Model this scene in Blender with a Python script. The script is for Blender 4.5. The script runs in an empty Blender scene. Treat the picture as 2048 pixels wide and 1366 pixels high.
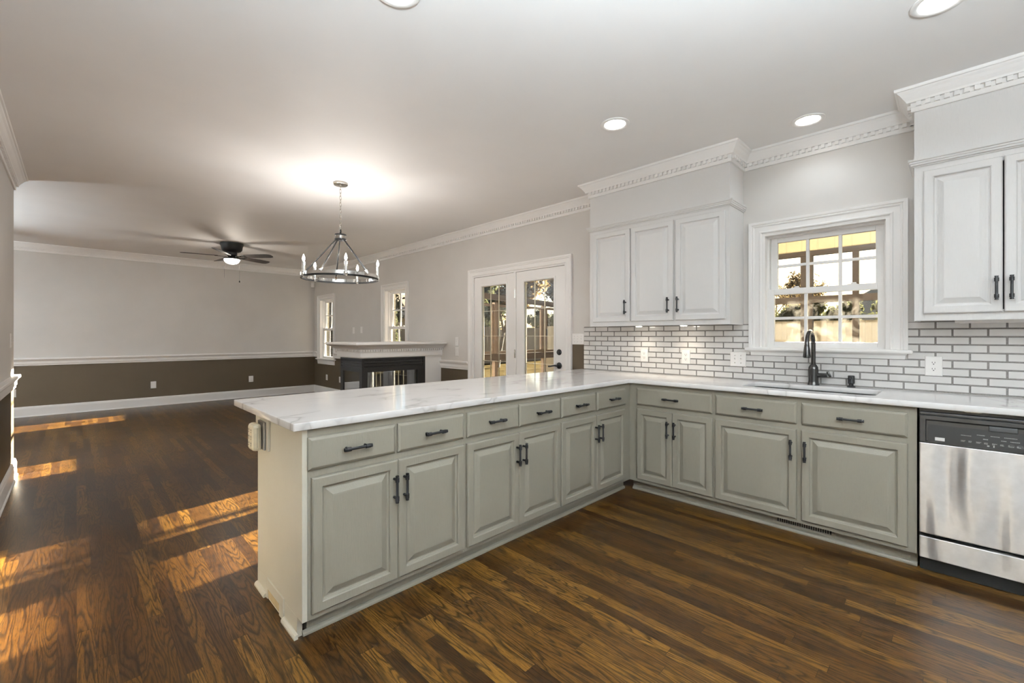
import bpy, bmesh, math, random
from mathutils import Vector, Matrix
random.seed(7)
C = bpy.context.scene.collection
SC = bpy.context.scene
R = math.radians

# ------------------------------------------------------------------ camera
cam_d = bpy.data.cameras.new('camera')
cam = bpy.data.objects.new('camera', cam_d); C.objects.link(cam)
cam_d.sensor_width = 36.0
cam_d.lens = 878.3 / 2048 * 36.0
cam_d.shift_y = -11.7 / 2048
cam_d.clip_start = 0.02; cam_d.clip_end = 300
CAMZ = 1.2678
cam.location = (0, 0, CAMZ)
cam.rotation_euler = (R(90), 0, R(45.2385 - 90))
SC.camera = cam

# ------------------------------------------------------------------ world, sun, exposure
SC.view_settings.view_transform = 'Standard'
SC.view_settings.look = 'None'
SC.view_settings.gamma = 1.0
SC.view_settings.exposure = 0.60
SC.view_settings.use_curve_mapping = False
SC.cycles.max_bounces = 14
SC.cycles.diffuse_bounces = 7
SC.cycles.transparent_max_bounces = 24
SC.cycles.sample_clamp_indirect = 6.0
SC.cycles.caustics_reflective = False
SC.cycles.caustics_refractive = False

world = bpy.data.worlds.new('sky'); SC.world = world
world.use_nodes = True
wt = world.node_tree; wt.nodes.clear()
wo = wt.nodes.new('ShaderNodeOutputWorld'); wb = wt.nodes.new('ShaderNodeBackground')
sky = wt.nodes.new('ShaderNodeTexSky')
sky.sky_type = 'NISHITA'; sky.sun_disc = False
sky.sun_elevation = R(20); sky.sun_rotation = R(81.7); sky.air_density = 1.0; sky.dust_density = 1.0
SKY_STRENGTH = 0.15
wb.inputs['Strength'].default_value = SKY_STRENGTH
wt.links.new(sky.outputs[0], wb.inputs['Color']); wt.links.new(wb.outputs[0], wo.inputs['Surface'])

SUN_DIR = Vector((-1.0, -0.145, -0.239)).normalized()
sun_d = bpy.data.lights.new('sun', 'SUN'); sun = bpy.data.objects.new('sun', sun_d); C.objects.link(sun)
sun_d.energy = 108.0; sun_d.color = (1.0, 0.86, 0.66); sun_d.angle = R(0.6)
sun.rotation_euler = SUN_DIR.to_track_quat('-Z', 'Y').to_euler()
sun.location = (20, 8, 12)

# lamp powers (W) used by the lamp builders below
P_CAN, P_CHAND, P_FAN, P_PUCK = 1.0, 5.6, 14.0, 0.9
P_FILL_UP = 395.0  # power of the added, unseen fill uplights
FILL_GLOBE = 11.0                          # emission of the added fill globes
WARM = (0.82, 0.93, 1.0)

# ------------------------------------------------------------------ key dimensions
W, D, H = 3.822, 10.2, 2.717          # window wall, far wall, ceiling
YF, XS, XE = 1.8865, 3.238, 0.657     # peninsula face, sink run face, peninsula end
XSO = 3.518                           # upper cabinet / soffit face
XL, YL = -0.403, 5.99                 # left wall face and its end
XK, YK, XLIV = -0.403, -2.6, -4.6       # hidden limits
ZT, ZB = 0.914, 0.882                 # worktop

# ------------------------------------------------------------------ materials
def lin(c):
    return tuple(((v/255.0)/12.92 if v/255.0 <= .04045 else ((v/255.0+.055)/1.055)**2.4) for v in c)

class NT:
    def __init__(s, name):
        s.m = bpy.data.materials.new(name); s.m.use_nodes = True
        s.t = s.m.node_tree; s.t.nodes.clear()
        s.out = s.t.nodes.new('ShaderNodeOutputMaterial')
    def n(s, typ, **kw):
        nd = s.t.nodes.new(typ)
        for k, v in kw.items():
            if k.startswith('_'): setattr(nd, k[1:], v)
            else:
                nd.inputs[k.replace('__', ' ')].default_value = v
        return nd
    def l(s, a, b): s.t.links.new(a, b)
    def math(s, op, a, b=None, c=None):
        nd = s.t.nodes.new('ShaderNodeMath'); nd.operation = op
        for i, v in enumerate((a, b, c)):
            if v is None: continue
            if hasattr(v, 'links'): s.l(v, nd.inputs[i])
            else: nd.inputs[i].default_value = v
        return nd.outputs[0]
    def ramp(s, fac, stops, interp='LINEAR'):
        nd = s.t.nodes.new('ShaderNodeValToRGB'); nd.color_ramp.interpolation = interp
        el = nd.color_ramp.elements
        while len(el) < len(stops): el.new(0.5)
        for e, (p, c) in zip(el, stops):
            e.position = p; e.color = (*c, 1) if len(c) == 3 else c
        s.l(fac, nd.inputs[0]); return nd.outputs[0]
    def mix(s, fac, a, b, blend='MIX'):
        nd = s.t.nodes.new('ShaderNodeMix'); nd.data_type = 'RGBA'; nd.blend_type = blend
        for i, v in ((0, fac), (6, a), (7, b)):
            if hasattr(v, 'links'): s.l(v, nd.inputs[i])
            else: nd.inputs[i].default_value = (*v, 1) if isinstance(v, tuple) and len(v) == 3 else v
        return nd.outputs[2]
    def noise(s, vec, scale, detail=2, rough=.5, dist=0):
        nd = s.n('ShaderNodeTexNoise'); nd.inputs['Scale'].default_value = scale
        nd.inputs['Detail'].default_value = detail; nd.inputs['Roughness'].default_value = rough
        nd.inputs['Distortion'].default_value = dist
        if vec is not None: s.l(vec, nd.inputs['Vector'])
        return nd.outputs[0]
    def pos(s): return s.t.nodes.new('ShaderNodeNewGeometry').outputs['Position']
    def sep(s, v):
        nd = s.t.nodes.new('ShaderNodeSeparateXYZ'); s.l(v, nd.inputs[0]); return nd.outputs
    def comb(s, x, y, z):
        nd = s.t.nodes.new('ShaderNodeCombineXYZ')
        for i, v in enumerate((x, y, z)):
            if hasattr(v, 'links'): s.l(v, nd.inputs[i])
            else: nd.inputs[i].default_value = v
        return nd.outputs[0]
    def bump(s, h, strength=.2, dist=.01):
        nd = s.n('ShaderNodeBump'); nd.inputs['Strength'].default_value = strength
        nd.inputs['Distance'].default_value = dist; s.l(h, nd.inputs['Height']); return nd.outputs[0]
    def pbsdf(s, color=None, rough=.5, metal=0., coat=0., normal=None, spec=.5, **kw):
        p = s.t.nodes.new('ShaderNodeBsdfPrincipled')
        for key, v in (('Base Color', color), ('Roughness', rough), ('Metallic', metal), ('Coat Weight', coat), ('Specular IOR Level', spec), ('Normal', normal)):
            if v is None: continue
            if hasattr(v, 'links'): s.l(v, p.inputs[key])
            else: p.inputs[key].default_value = (*v, 1) if isinstance(v, tuple) and len(v) == 3 else v
        for k, v in kw.items(): p.inputs[k.replace('_', ' ')].default_value = v
        s.l(p.outputs[0], s.out.inputs['Surface'])
        return p

def paint(name, c, rough=.45, grain=0.0, var=.03, bump=.05):
    n = NT(name); p = n.pos()
    nz = n.noise(p, 3.0, 3)
    lo = tuple(v*(1-var) for v in c); hi = tuple(min(1, v*(1+var)) for v in c)
    col = n.ramp(nz, [(.3, lo), (.7, hi)])
    h = n.noise(p, 260.0, 2)
    if grain:      # open wood grain showing under the paint, running vertically
        x, y, z = n.sep(p)
        v = n.comb(n.math('MULTIPLY', x, 1.), n.math('MULTIPLY', y, 1.), n.math('MULTIPLY', z, .05))
        g = n.noise(v, 330.0, 3, .6)
        h = n.math('ADD', n.math('MULTIPLY', g, grain*8), n.math('MULTIPLY', h, .2))
        col = n.mix(n.math('MULTIPLY', n.ramp(g, [(.28, (1, 1, 1)), (.46, (0, 0, 0))]), .22*grain), col, tuple(v*.7 for v in c))
    n.pbsdf(col, rough, normal=n.bump(h, bump if not grain else .22, .002), spec=.4)
    return n.m

def plain(name, c, rough=.5, metal=0., coat=0., var=.06, scale=40., spec=.5):
    n = NT(name); nz = n.noise(n.pos(), scale, 2)
    col = n.ramp(nz, [(.3, tuple(v*(1-var) for v in c)), (.7, tuple(min(1, v*(1+var)) for v in c))])
    n.pbsdf(col, rough, metal, coat, spec=spec); return n.m

def emit(name, c, strength):
    n = NT(name); e = n.n('ShaderNodeEmission'); e.inputs[0].default_value = (*c, 1); e.inputs[1].default_value = strength
    n.l(e.outputs[0], n.out.inputs['Surface']); return n.m

def pane(name, tint=(1, 1, 1), refl=1.0, dirt=0.0, dirt_scale=6.):
    n = NT(name)
    tr = n.n('ShaderNodeBsdfTransparent'); tr.inputs[0].default_value = (*tint, 1)
    gl = n.n('ShaderNodeBsdfGlossy'); gl.inputs['Roughness'].default_value = .02
    fr = n.n('ShaderNodeFresnel'); bk = n.n('ShaderNodeNewGeometry').outputs['Backfacing']
    n.l(n.math('MULTIPLY_ADD', bk, 1/1.45-1.45, 1.45), fr.inputs['IOR'])     # thin pane: same reflectance on both faces
    mx = n.n('ShaderNodeMixShader')
    n.l(n.math('MULTIPLY', fr.outputs[0], refl), mx.inputs[0]); n.l(tr.outputs[0], mx.inputs[1]); n.l(gl.outputs[0], mx.inputs[2])
    last = mx.outputs[0]
    if dirt:
        df = n.n('ShaderNodeBsdfTranslucent'); df.inputs[0].default_value = (.9, .87, .8, 1)
        nz = n.noise(n.pos(), dirt_scale, 5, .6, 2.2)
        f = n.math('MULTIPLY', n.ramp(nz, [(.44, (0, 0, 0)), (.62, (1, 1, 1))]), dirt)
        m2 = n.n('ShaderNodeMixShader'); n.l(f, m2.inputs[0]); n.l(last, m2.inputs[1]); n.l(df.outputs[0], m2.inputs[2]); last = m2.outputs[0]
    n.l(last, n.out.inputs['Surface']); return n.m

def wall_paint():
    n = NT('two_tone_wall_paint'); p = n.pos(); x, y, z = n.sep(p)
    low = n.math('MULTIPLY', n.math('LESS_THAN', z, .85), n.math('GREATER_THAN', y, 2.97))
    patch = n.math('MULTIPLY', n.math('MULTIPLY', n.math('LESS_THAN', y, 3.0), n.math('GREATER_THAN', y, 2.7)), n.math('MULTIPLY', n.math('LESS_THAN', z, 1.175), n.math('GREATER_THAN', x, 3.0)))
    f = n.math('MAXIMUM', low, patch)
    nz = n.noise(p, 2.5, 3)
    up = n.ramp(nz, [(.3, (.575, .552, .527)), (.7, (.605, .581, .554))])
    dn = n.ramp(nz, [(.3, (.060, .042, .023)), (.7, (.067, .047, .026))])
    n.pbsdf(n.mix(f, up, dn), .5, normal=n.bump(n.noise(p, 300., 2), .05, .002), spec=.35); return n.m

def oak_floor():
    n = NT('dark_oak_strip_floor'); p = n.pos(); x, y, z = n.sep(p)
    pw = .0572
    xr = n.math('DIVIDE', x, pw); row = n.math('FLOOR', xr); fx = n.math('FRACT', xr)
    w1 = n.n('ShaderNodeTexWhiteNoise', _noise_dimensions='1D'); n.l(row, w1.inputs['W'])
    yo = n.math('MULTIPLY_ADD', w1.outputs['Value'], 7.3, y)
    yr = n.math('DIVIDE', yo, .86); pl = n.math('FLOOR', yr); fy = n.math('FRACT', yr)
    w2 = n.n('ShaderNodeTexWhiteNoise', _noise_dimensions='2D'); n.l(n.comb(row, pl, 0), w2.inputs['Vector'])
    rnd = w2.outputs['Value']; rc = n.sep(w2.outputs['Color'])
    # growth-ring contours, stretched along each board
    gv = n.comb(n.math('MULTIPLY_ADD', rnd, 31., n.math('MULTIPLY', x, 9.)), n.math('MULTIPLY_ADD', rc[1], 17., n.math('MULTIPLY', y, .8)), n.math('MULTIPLY', rc[0], 9.))
    low = n.noise(gv, 1.6, 1.5, .45, .35)
    ring = n.math('FRACT', n.math('MULTIPLY', low, 15.))
    ringl = n.ramp(ring, [(0., (0, 0, 0)), (.16, (.8, .8, .8)), (.55, (1, 1, 1)), (.86, (.35, .35, .35)), (1., (0, 0, 0))])
    # fine open pores
    pv = n.comb(n.math('MULTIPLY', x, 60.), n.math('MULTIPLY', y, 3.2), rnd)
    pore = n.ramp(n.noise(pv, 6.5, 3, .65), [(.36, (0, 0, 0)), (.52, (1, 1, 1))])
    streak = n.noise(n.comb(n.math('MULTIPLY', x, 30.), n.math('MULTIPLY', y, .6), rc[2]), 2.2, 3, .6)
    base = n.ramp(rnd, [(0., lin((52, 31, 11))), (.3, lin((75, 48, 17))), (.65, lin((95, 64, 23))), (1., lin((124, 88, 34)))])
    base = n.mix(n.math('MULTIPLY', streak, .55), base, lin((50, 32, 15)))
    dark = lin((20, 12, 6))
    c1 = n.mix(n.math('MULTIPLY', n.math('SUBTRACT', 1., ringl), .88), base, dark)
    c2 = n.mix(n.math('MULTIPLY', n.math('SUBTRACT', 1., pore), .68), c1, dark)
    gap = n.math('MAXIMUM', n.math('LESS_THAN', n.math('MINIMUM', fx, n.math('SUBTRACT', 1., fx)), .012),
                 n.math('LESS_THAN', n.math('MINIMUM', fy, n.math('SUBTRACT', 1., fy)), .0014))
    c3 = n.mix(n.math('MULTIPLY', gap, .75), c2, (.008, .005, .003))
    h = n.math('ADD', n.math('MULTIPLY', pore, .3), n.math('MULTIPLY', ringl, .25))
    h = n.math('SUBTRACT', h, gap)
    wob = n.noise(p, 2.2, 2)
    rough = n.math('MULTIPLY_ADD', wob, .06, .285)
    n.pbsdf(c3, rough, normal=n.bump(h, .12, .002), spec=.2); return n.m

def quartz():
    n = NT('white_veined_quartz'); p = n.pos()
    warp = n.noise(p, 1.7, 4, .6)
    x, y, z = n.sep(p)
    v = n.comb(n.math('MULTIPLY_ADD', warp, .9, x), n.math('MULTIPLY_ADD', warp, .6, n.math('MULTIPLY', y, 2.2)), z)
    a = n.noise(v, 1.5, 3, .5)
    vein = n.ramp(n.math('ABSOLUTE', n.math('SUBTRACT', a, .5)), [(0., (1, 1, 1)), (.012, (.35, .35, .35)), (.05, (0, 0, 0))])
    brk = n.ramp(n.noise(p, 2.6, 2), [(.42, (0, 0, 0)), (.6, (1, 1, 1))])
    f = n.math('MULTIPLY', n.math('MULTIPLY', vein, brk), .6)
    base = n.ramp(n.noise(p, 5., 3), [(.3, (.86, .845, .835)), (.7, (.90, .885, .875))])
    n.pbsdf(n.mix(f, base, (.40, .37, .35)), .09, spec=.5); return n.m

def steel():
    n = NT('brushed_stainless'); p = n.pos(); x, y, z = n.sep(p)
    br = n.noise(n.comb(n.math('MULTIPLY', x, 1.), n.math('MULTIPLY', y, 1.5), n.math('MULTIPLY', z, 160.)), 3., 2)
    wav = n.noise(n.comb(x, n.math('MULTIPLY', y, 3.6), n.math('MULTIPLY', z, .8)), 2.4, 1, .4)
    h = n.math('ADD', n.math('MULTIPLY', wav, 1.), n.math('MULTIPLY', br, .006))
    col = n.ramp(n.noise(p, 30., 2), [(.3, (.60, .58, .56)), (.7, (.66, .64, .62))])
    tg = n.n('ShaderNodeTangent', _direction_type='RADIAL', _axis='Z')
    pb = n.pbsdf(col, n.math('MULTIPLY_ADD', br, .10, .34), 1.0, normal=n.bump(h, .8, .03), Anisotropic=.9, Anisotropic_Rotation=.25)
    n.l(tg.outputs[0], pb.inputs['Tangent']); return n.m

def siding(name, c, axis, pitch, depth=.5):
    n = NT(name); v = n.sep(n.pos())[axis]
    f = n.math('FRACT', n.math('DIVIDE', v, pitch))
    g = n.ramp(f, [(0., (0, 0, 0)), (.07, (.6, .6, .6)), (.12, (1, 1, 1)), (1., (.9, .9, .9))])
    n.pbsdf(n.mix(n.math('MULTIPLY', n.math('LESS_THAN', f, .08), .35), c, tuple(k*.55 for k in c)), .8, normal=n.bump(g, depth, .012), spec=.1); return n.m

M = {}
M['wall'] = wall_paint()
M['ceiling'] = paint('ceiling_paint', (.80, .79, .785), .6, var=.012)
M['trim'] = paint('white_trim_paint', (.80, .785, .77), .35, var=.01, bump=.02)
M['upper'] = paint('white_cabinet_paint', (.645, .636, .628), .38, var=.015, grain=.35)
M['base'] = paint('greige_cabinet_paint', (.236, .217, .176), .40, var=.03, grain=.55)
M['end'] = paint('lit_greige_paint', (.62, .59, .50), .42, var=.03, grain=.4)  # base cabinet greige, lightened as if lit from the living room side
M['floor'] = oak_floor()
M['quartz'] = quartz()
M['steel'] = steel()
M['black'] = plain('matte_black_metal', (.012, .012, .013), .45, 0, spec=.3)
M['faucet'] = plain('dark_bronze_metal', (.05, .048, .046), .25, .8)
M['blackplastic'] = plain('black_plastic', (.010, .010, .010), .30, spec=.3)
M['darkplastic'] = plain('dark_grey_plastic', (.022, .022, .022), .32, spec=.35)
M['gapshade'] = plain('dark_gap_shade', (.012, .011, .01), .8)  # near-black standing in for shade inside gaps and hollows
M['tile'] = plain('pale_grey_glazed_tile', (.62, .605, .59), .10, 0, .5, var=.05, scale=9.)
M['tile_edge'] = plain('dark_tile_edge', (.10, .09, .083), .35)
M['grout'] = plain('grey_grout', (.25, .235, .22), .8, var=.15, scale=120.)
M['plate'] = plain('white_switch_plastic', (.78, .76, .74), .3, var=.01)
M['slot'] = plain('dark_socket_slot', (.03, .03, .03), .6)
M['beige'] = plain('aged_beige_plastic', (.62, .55, .40), .4)
M['nickel'] = plain('brushed_nickel', (.55, .52, .48), .25, 1.0)
M['chrome'] = plain('polished_chrome', (.75, .74, .72), .08, 1.0)
M['fanblade'] = plain('dark_walnut_blade', (.035, .026, .022), .45, var=.25, scale=25.)
M['insert'] = plain('black_fireplace_steel', (.013, .012, .012), .5, spec=.3)
M['fireglass'] = pane('fireplace_glass', (.80, .86, .92), 5.0)
M['pane'] = pane('window_glass', (.97, .98, .98), 1.0)
M['dirtypane'] = pane('smeared_window_glass', (.95, .95, .93), 1.0, .010, 5.5)
M['canlens'] = emit('recessed_lamp_lens', (1, .96, .90), 9.0)
M['canring'] = plain('white_lamp_trim', (.82, .80, .78), .3, var=.01)
M['bulb'] = emit('candle_bulb_glow', (1, .90, .74), 22.0)
M['bowl'] = emit('fan_bowl_glow', (1, .93, .82), 6.0)
M['globe'] = emit('fill_globe_glow', (.97, .985, 1.0), FILL_GLOBE)
M['puck'] = emit('puck_lamp_lens', (1, .92, .78), 20.0)
M['brownwood'] = plain('dark_brown_porch_timber', (.036, .024, .016), .7, var=.2, scale=14.)
M['tanwood'] = plain('brown_sash_timber', (.075, .050, .032), .7, var=.2, scale=14.)
M['porchfloor'] = siding('porch_deck_boards', (.07, .05, .03), 0, .14, .3)
M['yellow'] = siding('pale_yellow_vertical_siding', (.72, .62, .40), 1, .20, .35)
M['cream'] = siding('cream_lap_siding', (.09, .085, .065), 2, .11, .5)
M['tanhouse'] = siding('tan_lap_siding', (.42, .36, .28), 2, .18, .5)
M['roof'] = plain('weathered_roof_shingles', (.42, .35, .27), .85, var=.2, scale=12., spec=0)
M['fence'] = siding('weathered_fence_boards', (.46, .38, .26), 1, .14, .6)
M['fencex'] = siding('weathered_fence_boards_side', (.20, .175, .14), 0, .14, .6)
M['lawn'] = plain('dormant_lawn', (.048, .038, .019), .95, var=.45, scale=1.4, spec=0)
def leafmat(name, c):
    n = NT(name); col = n.ramp(n.noise(n.pos(), 2.5, 3), [(.3, tuple(v*.45 for v in c)), (.7, c)])
    d = n.n('ShaderNodeBsdfDiffuse'); t = n.n('ShaderNodeBsdfTranslucent'); m = n.n('ShaderNodeMixShader'); m.inputs[0].default_value = .4
    n.l(col, d.inputs[0]); n.l(col, t.inputs[0]); n.l(d.outputs[0], m.inputs[1]); n.l(t.outputs[0], m.inputs[2]); n.l(m.outputs[0], n.out.inputs['Surface']); return n.m
M['leaf'] = leafmat('autumn_leaves', (.15, .11, .055))
M['leafg'] = leafmat('evergreen_leaves', (.065, .07, .036))
M['bark'] = plain('grey_brown_bark', (.09, .07, .055), .9, var=.4, scale=20.)
M['brass'] = plain('glazing_caming', (.55, .50, .40), .3, .7)
M['register'] = plain('floor_register_paint', (.236, .217, .176), .4)

# ------------------------------------------------------------------ mesh helpers
class MB:
    """collects shapes and links them as one mesh object"""
    def __init__(s): s.v = []; s.f = []; s.fm = []; s.smooth = []
    def add(s, vs, fs, mi=0, smooth=False):
        o = len(s.v); s.v += [tuple(v) for v in vs]
        for f in fs: s.f.append([o+i for i in f]); s.fm.append(mi); s.smooth.append(smooth)
    def addbm(s, bm, mi=0, smooth=False):
        bm.verts.index_update(); s.add([v.co[:] for v in bm.verts], [[v.index for v in f.verts] for f in bm.faces], mi, smooth); bm.free()
    def box(s, x0, x1, y0, y1, z0, z1, bev=0., mi=0):
        x0, x1 = min(x0, x1), max(x0, x1); y0, y1 = min(y0, y1), max(y0, y1); z0, z1 = min(z0, z1), max(z0, z1)
        if bev > 0:
            bm = bmesh.new(); bmesh.ops.create_cube(bm, size=1)
            for v in bm.verts: v.co = Vector(((x0+x1)/2+v.co.x*(x1-x0), (y0+y1)/2+v.co.y*(y1-y0), (z0+z1)/2+v.co.z*(z1-z0)))
            b = min(bev, .49*min(x1-x0, y1-y0, z1-z0))
            bmesh.ops.bevel(bm, geom=bm.edges[:], offset=b, segments=2, profile=.5, affect='EDGES')
            s.addbm(bm, mi); return s
        s.add([(x0, y0, z0), (x1, y0, z0), (x1, y1, z0), (x0, y1, z0), (x0, y0, z1), (x1, y0, z1), (x1, y1, z1), (x0, y1, z1)],
              [(0, 3, 2, 1), (4, 5, 6, 7), (0, 1, 5, 4), (1, 2, 6, 5), (2, 3, 7, 6), (3, 0, 4, 7)], mi); return s
    def obox(s, M4, sx, sy, sz, bev=0., mi=0):
        """box of full size sx,sy,sz centred in the frame M4"""
        bm = bmesh.new(); bmesh.ops.create_cube(bm, size=1)
        for v in bm.verts: v.co = Vector((v.co.x*sx, v.co.y*sy, v.co.z*sz))
        if bev: bmesh.ops.bevel(bm, geom=bm.edges[:], offset=bev, segments=2, profile=.5, affect='EDGES')
        bm.transform(M4); s.addbm(bm, mi); return s
    def lathe(s, prof, c=(0, 0, 0), n=24, axis='Z', mi=0, smooth=True, M4=None):
        vs = []; fs = []
        for r, h in prof:
            for k in range(n):
                a = 2*math.pi*k/n; vs.append((r*math.cos(a), r*math.sin(a), h))
        for i in range(len(prof)-1):
            for k in range(n):
                k2 = (k+1) % n; fs.append((i*n+k, i*n+k2, (i+1)*n+k2, (i+1)*n+k))
        if prof[0][0] > 1e-6: fs.append(tuple(range(n-1, -1, -1)))
        if prof[-1][0] > 1e-6: fs.append(tuple((len(prof)-1)*n+k for k in range(n)))
        if M4 is None:
            rot = {'Z': Matrix.Identity(4), 'X': Matrix.Rotation(R(90), 4, 'Y'), 'Y': Matrix.Rotation(R(-90), 4, 'X')}[axis]
            M4 = Matrix.Translation(c) @ rot
        s.add([(M4 @ Vector(v))[:] for v in vs], fs, mi, smooth); return s
    def cyl(s, a, b, r, r2=None, n=16, mi=0, smooth=True):
        a, b = Vector(a), Vector(b); d = b-a
        M4 = Matrix.Translation(a) @ d.to_track_quat('Z', 'Y').to_matrix().to_4x4()
        return s.lathe([(r, 0), (r if r2 is None else r2, d.length)], n=n, mi=mi, smooth=smooth, M4=M4)
    def tube(s, pts, r, n=10, closed=False, mi=0):
        pts = [Vector(p) for p in pts]; m = len(pts); rings = []; up = None
        for i, p in enumerate(pts):
            a = pts[(i-1) % m] if (closed or i > 0) else p; b = pts[(i+1) % m] if (closed or i < m-1) else p
            t = (b-a).normalized()
            if up is None:
                up = Vector((0, 0, 1)) if abs(t.z) < .9 else Vector((1, 0, 0))
            e1 = t.cross(up).normalized(); up2 = e1.cross(t).normalized(); up = up2
            rr = r[i] if isinstance(r, (list, tuple)) else r
            rings.append([p+(e1*math.cos(2*math.pi*k/n)+up2*math.sin(2*math.pi*k/n))*rr for k in range(n)])
        vs = [q[:] for rg in rings for q in rg]; fs = []
        for i in range(m if closed else m-1):
            j = (i+1) % m
            for k in range(n): fs.append((i*n+k, i*n+(k+1) % n, j*n+(k+1) % n, j*n+k))
        if not closed: fs += [tuple(range(n-1, -1, -1)), tuple((m-1)*n+k for k in range(n))]
        s.add(vs, fs, mi, True); return s
    def rings(s, loops, cap=True, base=False, mi=0):
        """bridge successive loops of equal length"""
        n = len(loops[0]); vs = [q for lp in loops for q in lp]; fs = []
        for i in range(len(loops)-1):
            for k in range(n): fs.append((i*n+k, i*n+(k+1) % n, (i+1)*n+(k+1) % n, (i+1)*n+k))
        if cap: fs.append(tuple((len(loops)-1)*n+k for k in range(n)))
        if base: fs.append(tuple(range(n-1, -1, -1)))
        s.add(vs, fs, mi); return s
    def sweep(s, prof, path, fmap, closed=False, mi=0):
        """profile (offset to the left of the 2-D path, height) swept with mitres; fmap(u,v,h)->xyz"""
        P = [Vector(p) for p in path]; m = len(P); rings = []
        for i in range(m):
            dirs = []
            if closed or i > 0: dirs.append((P[i]-P[(i-1) % m]).normalized())
            if closed or i < m-1: dirs.append((P[(i+1) % m]-P[i]).normalized())
            ns = [Vector((-d.y, d.x)) for d in dirs]
            if len(ns) == 2:
                b = ns[0]+ns[1]; b = b.normalized(); k = 1/max(.2, b.dot(ns[0])); nn = b*k
            else: nn = ns[0]
            rings.append([fmap(P[i].x+nn.x*o, P[i].y+nn.y*o, h) for o, h in prof])
        n = len(prof); vs = [q for rg in rings for q in rg]; fs = []
        for i in range(m if closed else m-1):
            j = (i+1) % m
            for k in range(n): fs.append((i*n+k, i*n+(k+1) % n, j*n+(k+1) % n, j*n+k))
        if not closed: fs += [tuple(range(n-1, -1, -1)), tuple((m-1)*n+k for k in range(n))]
        s.add(vs, fs, mi); return s
    def build(s, name, mats, parent=None, local=False):
        me = bpy.data.meshes.new(name)
        off = Vector((0, 0, 0))
        if parent is not None and not local:
            q = parent
            while q is not None: off += q.location; q = q.parent
        me.from_pydata([tuple(Vector(v)-off) for v in s.v], [], s.f)
        if not isinstance(mats, (list, tuple)): mats = [mats]
        for m in mats: me.materials.append(m)
        for p, mi, sm in zip(me.polygons, s.fm, s.smooth): p.material_index = mi; p.use_smooth = sm
        me.update()
        bm = bmesh.new(); bm.from_mesh(me); bmesh.ops.recalc_face_normals(bm, faces=bm.faces[:]); bm.to_mesh(me); bm.free()
        if any(s.smooth): me.set_sharp_from_angle(angle=R(38))
        o = bpy.data.objects.new(name, me); C.objects.link(o)
        if parent is not None: o.parent = parent
        return o

def thing(name, label, cat, loc=(0, 0, 0), rotz=0, group=None):
    o = bpy.data.objects.new(name, None); C.objects.link(o); o.empty_display_size = .1
    o.location = loc; o.rotation_euler = (0, 0, rotz); o['label'] = label; o['category'] = cat
    if group: o['group'] = group
    return o
def tag(o, label, cat, group=None):
    o['label'] = label; o['category'] = cat
    if group: o['group'] = group
    return o
def struct(o): o['kind'] = 'structure'; return o
def dup(root, loc, label=None, rotz=None):
    r = root.copy(); C.objects.link(r); r.location = loc
    if rotz is not None: r.rotation_euler = (0, 0, rotz)
    if label: r['label'] = label
    for ch in list(root.children):
        c = ch.copy(); C.objects.link(c); c.parent = r
        for g in list(ch.children):
            d = g.copy(); C.objects.link(d); d.parent = c
    return r

# ------------------------------------------------------------------ room shell
def wall_cells(mb, mk, u0, u1, z0, z1, holes):
    us = sorted({u0, u1, *[h[0] for h in holes], *[h[1] for h in holes]})
    zs = sorted({z0, z1, *[h[2] for h in holes], *[h[3] for h in holes]})
    for i in range(len(us)-1):
        run = None
        for j in range(len(zs)-1):
            uc, zc = (us[i]+us[i+1])/2, (zs[j]+zs[j+1])/2
            inside = any(h[0] < uc < h[1] and h[2] < zc < h[3] for h in holes)
            if inside:
                if run is not None: mk(us[i], us[i+1], run, zs[j]); run = None
            elif run is None: run = zs[j]
        if run is not None: mk(us[i], us[i+1], run, zs[-1])

struct(MB().box(XLIV-.3, W+.14, YK-.3, D+.3, -.12, 0).build('floor', M['floor']))
struct(MB().box(XLIV-.3, W+.14, YK-.3, D+.3, H, H+.12).build('ceiling', M['ceiling']))

KW = (.302, 1.066, 1.150, 2.066)       # kitchen window opening (y0,y1,z0,z1)
W1 = (9.170, 9.897, .745, 2.062)       # far narrow window
W2 = (6.317, 7.014, .745, 2.062)       # near narrow window
FD = (3.012, 4.598, 0.0, 2.066)        # french doors
mb = MB(); wall_cells(mb, lambda a, b, z0, z1: mb.box(W, W+.14, a, b, z0, z1), YK, D+.14, 0, H, [KW, W1, W2, FD])
struct(mb.build('wall_right', M['wall']))
struct(MB().box(XLIV-.14, W, D, D+.14, 0, H).build('wall_far', M['wall']))
LVW = (7.1, 9.1, .75, 2.06)
mb = MB(); wall_cells(mb, lambda a, b, z0, z1: mb.box(XLIV-.14, XLIV, a, b, z0, z1), YL-.14, D, 0, H, [LVW])
struct(mb.build('wall_living_left', M['wall']))
struct(MB().box(XL-.14, XL, YK, YL, 0, H).box(XLIV, XL-.14, YL-.14, YL, 0, H).build('wall_left', M['wall']))
KBW = (.4, 2.6, .75, 2.1)
mb = MB(); wall_cells(mb, lambda a, b, z0, z1: mb.box(a, b, YK-.14, YK, z0, z1), XK-.14, W+.14, 0, H, [KBW])
struct(mb.build('wall_back', M['wall']))

# soffits above the wall cabinets
struct(MB().box(XSO, W, 1.201, 2.478, 2.262, H).build('soffit', M['upper']))
struct(MB().box(XSO, W, -1.25, .169, 2.262, H).build('soffit', M['upper']))

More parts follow.
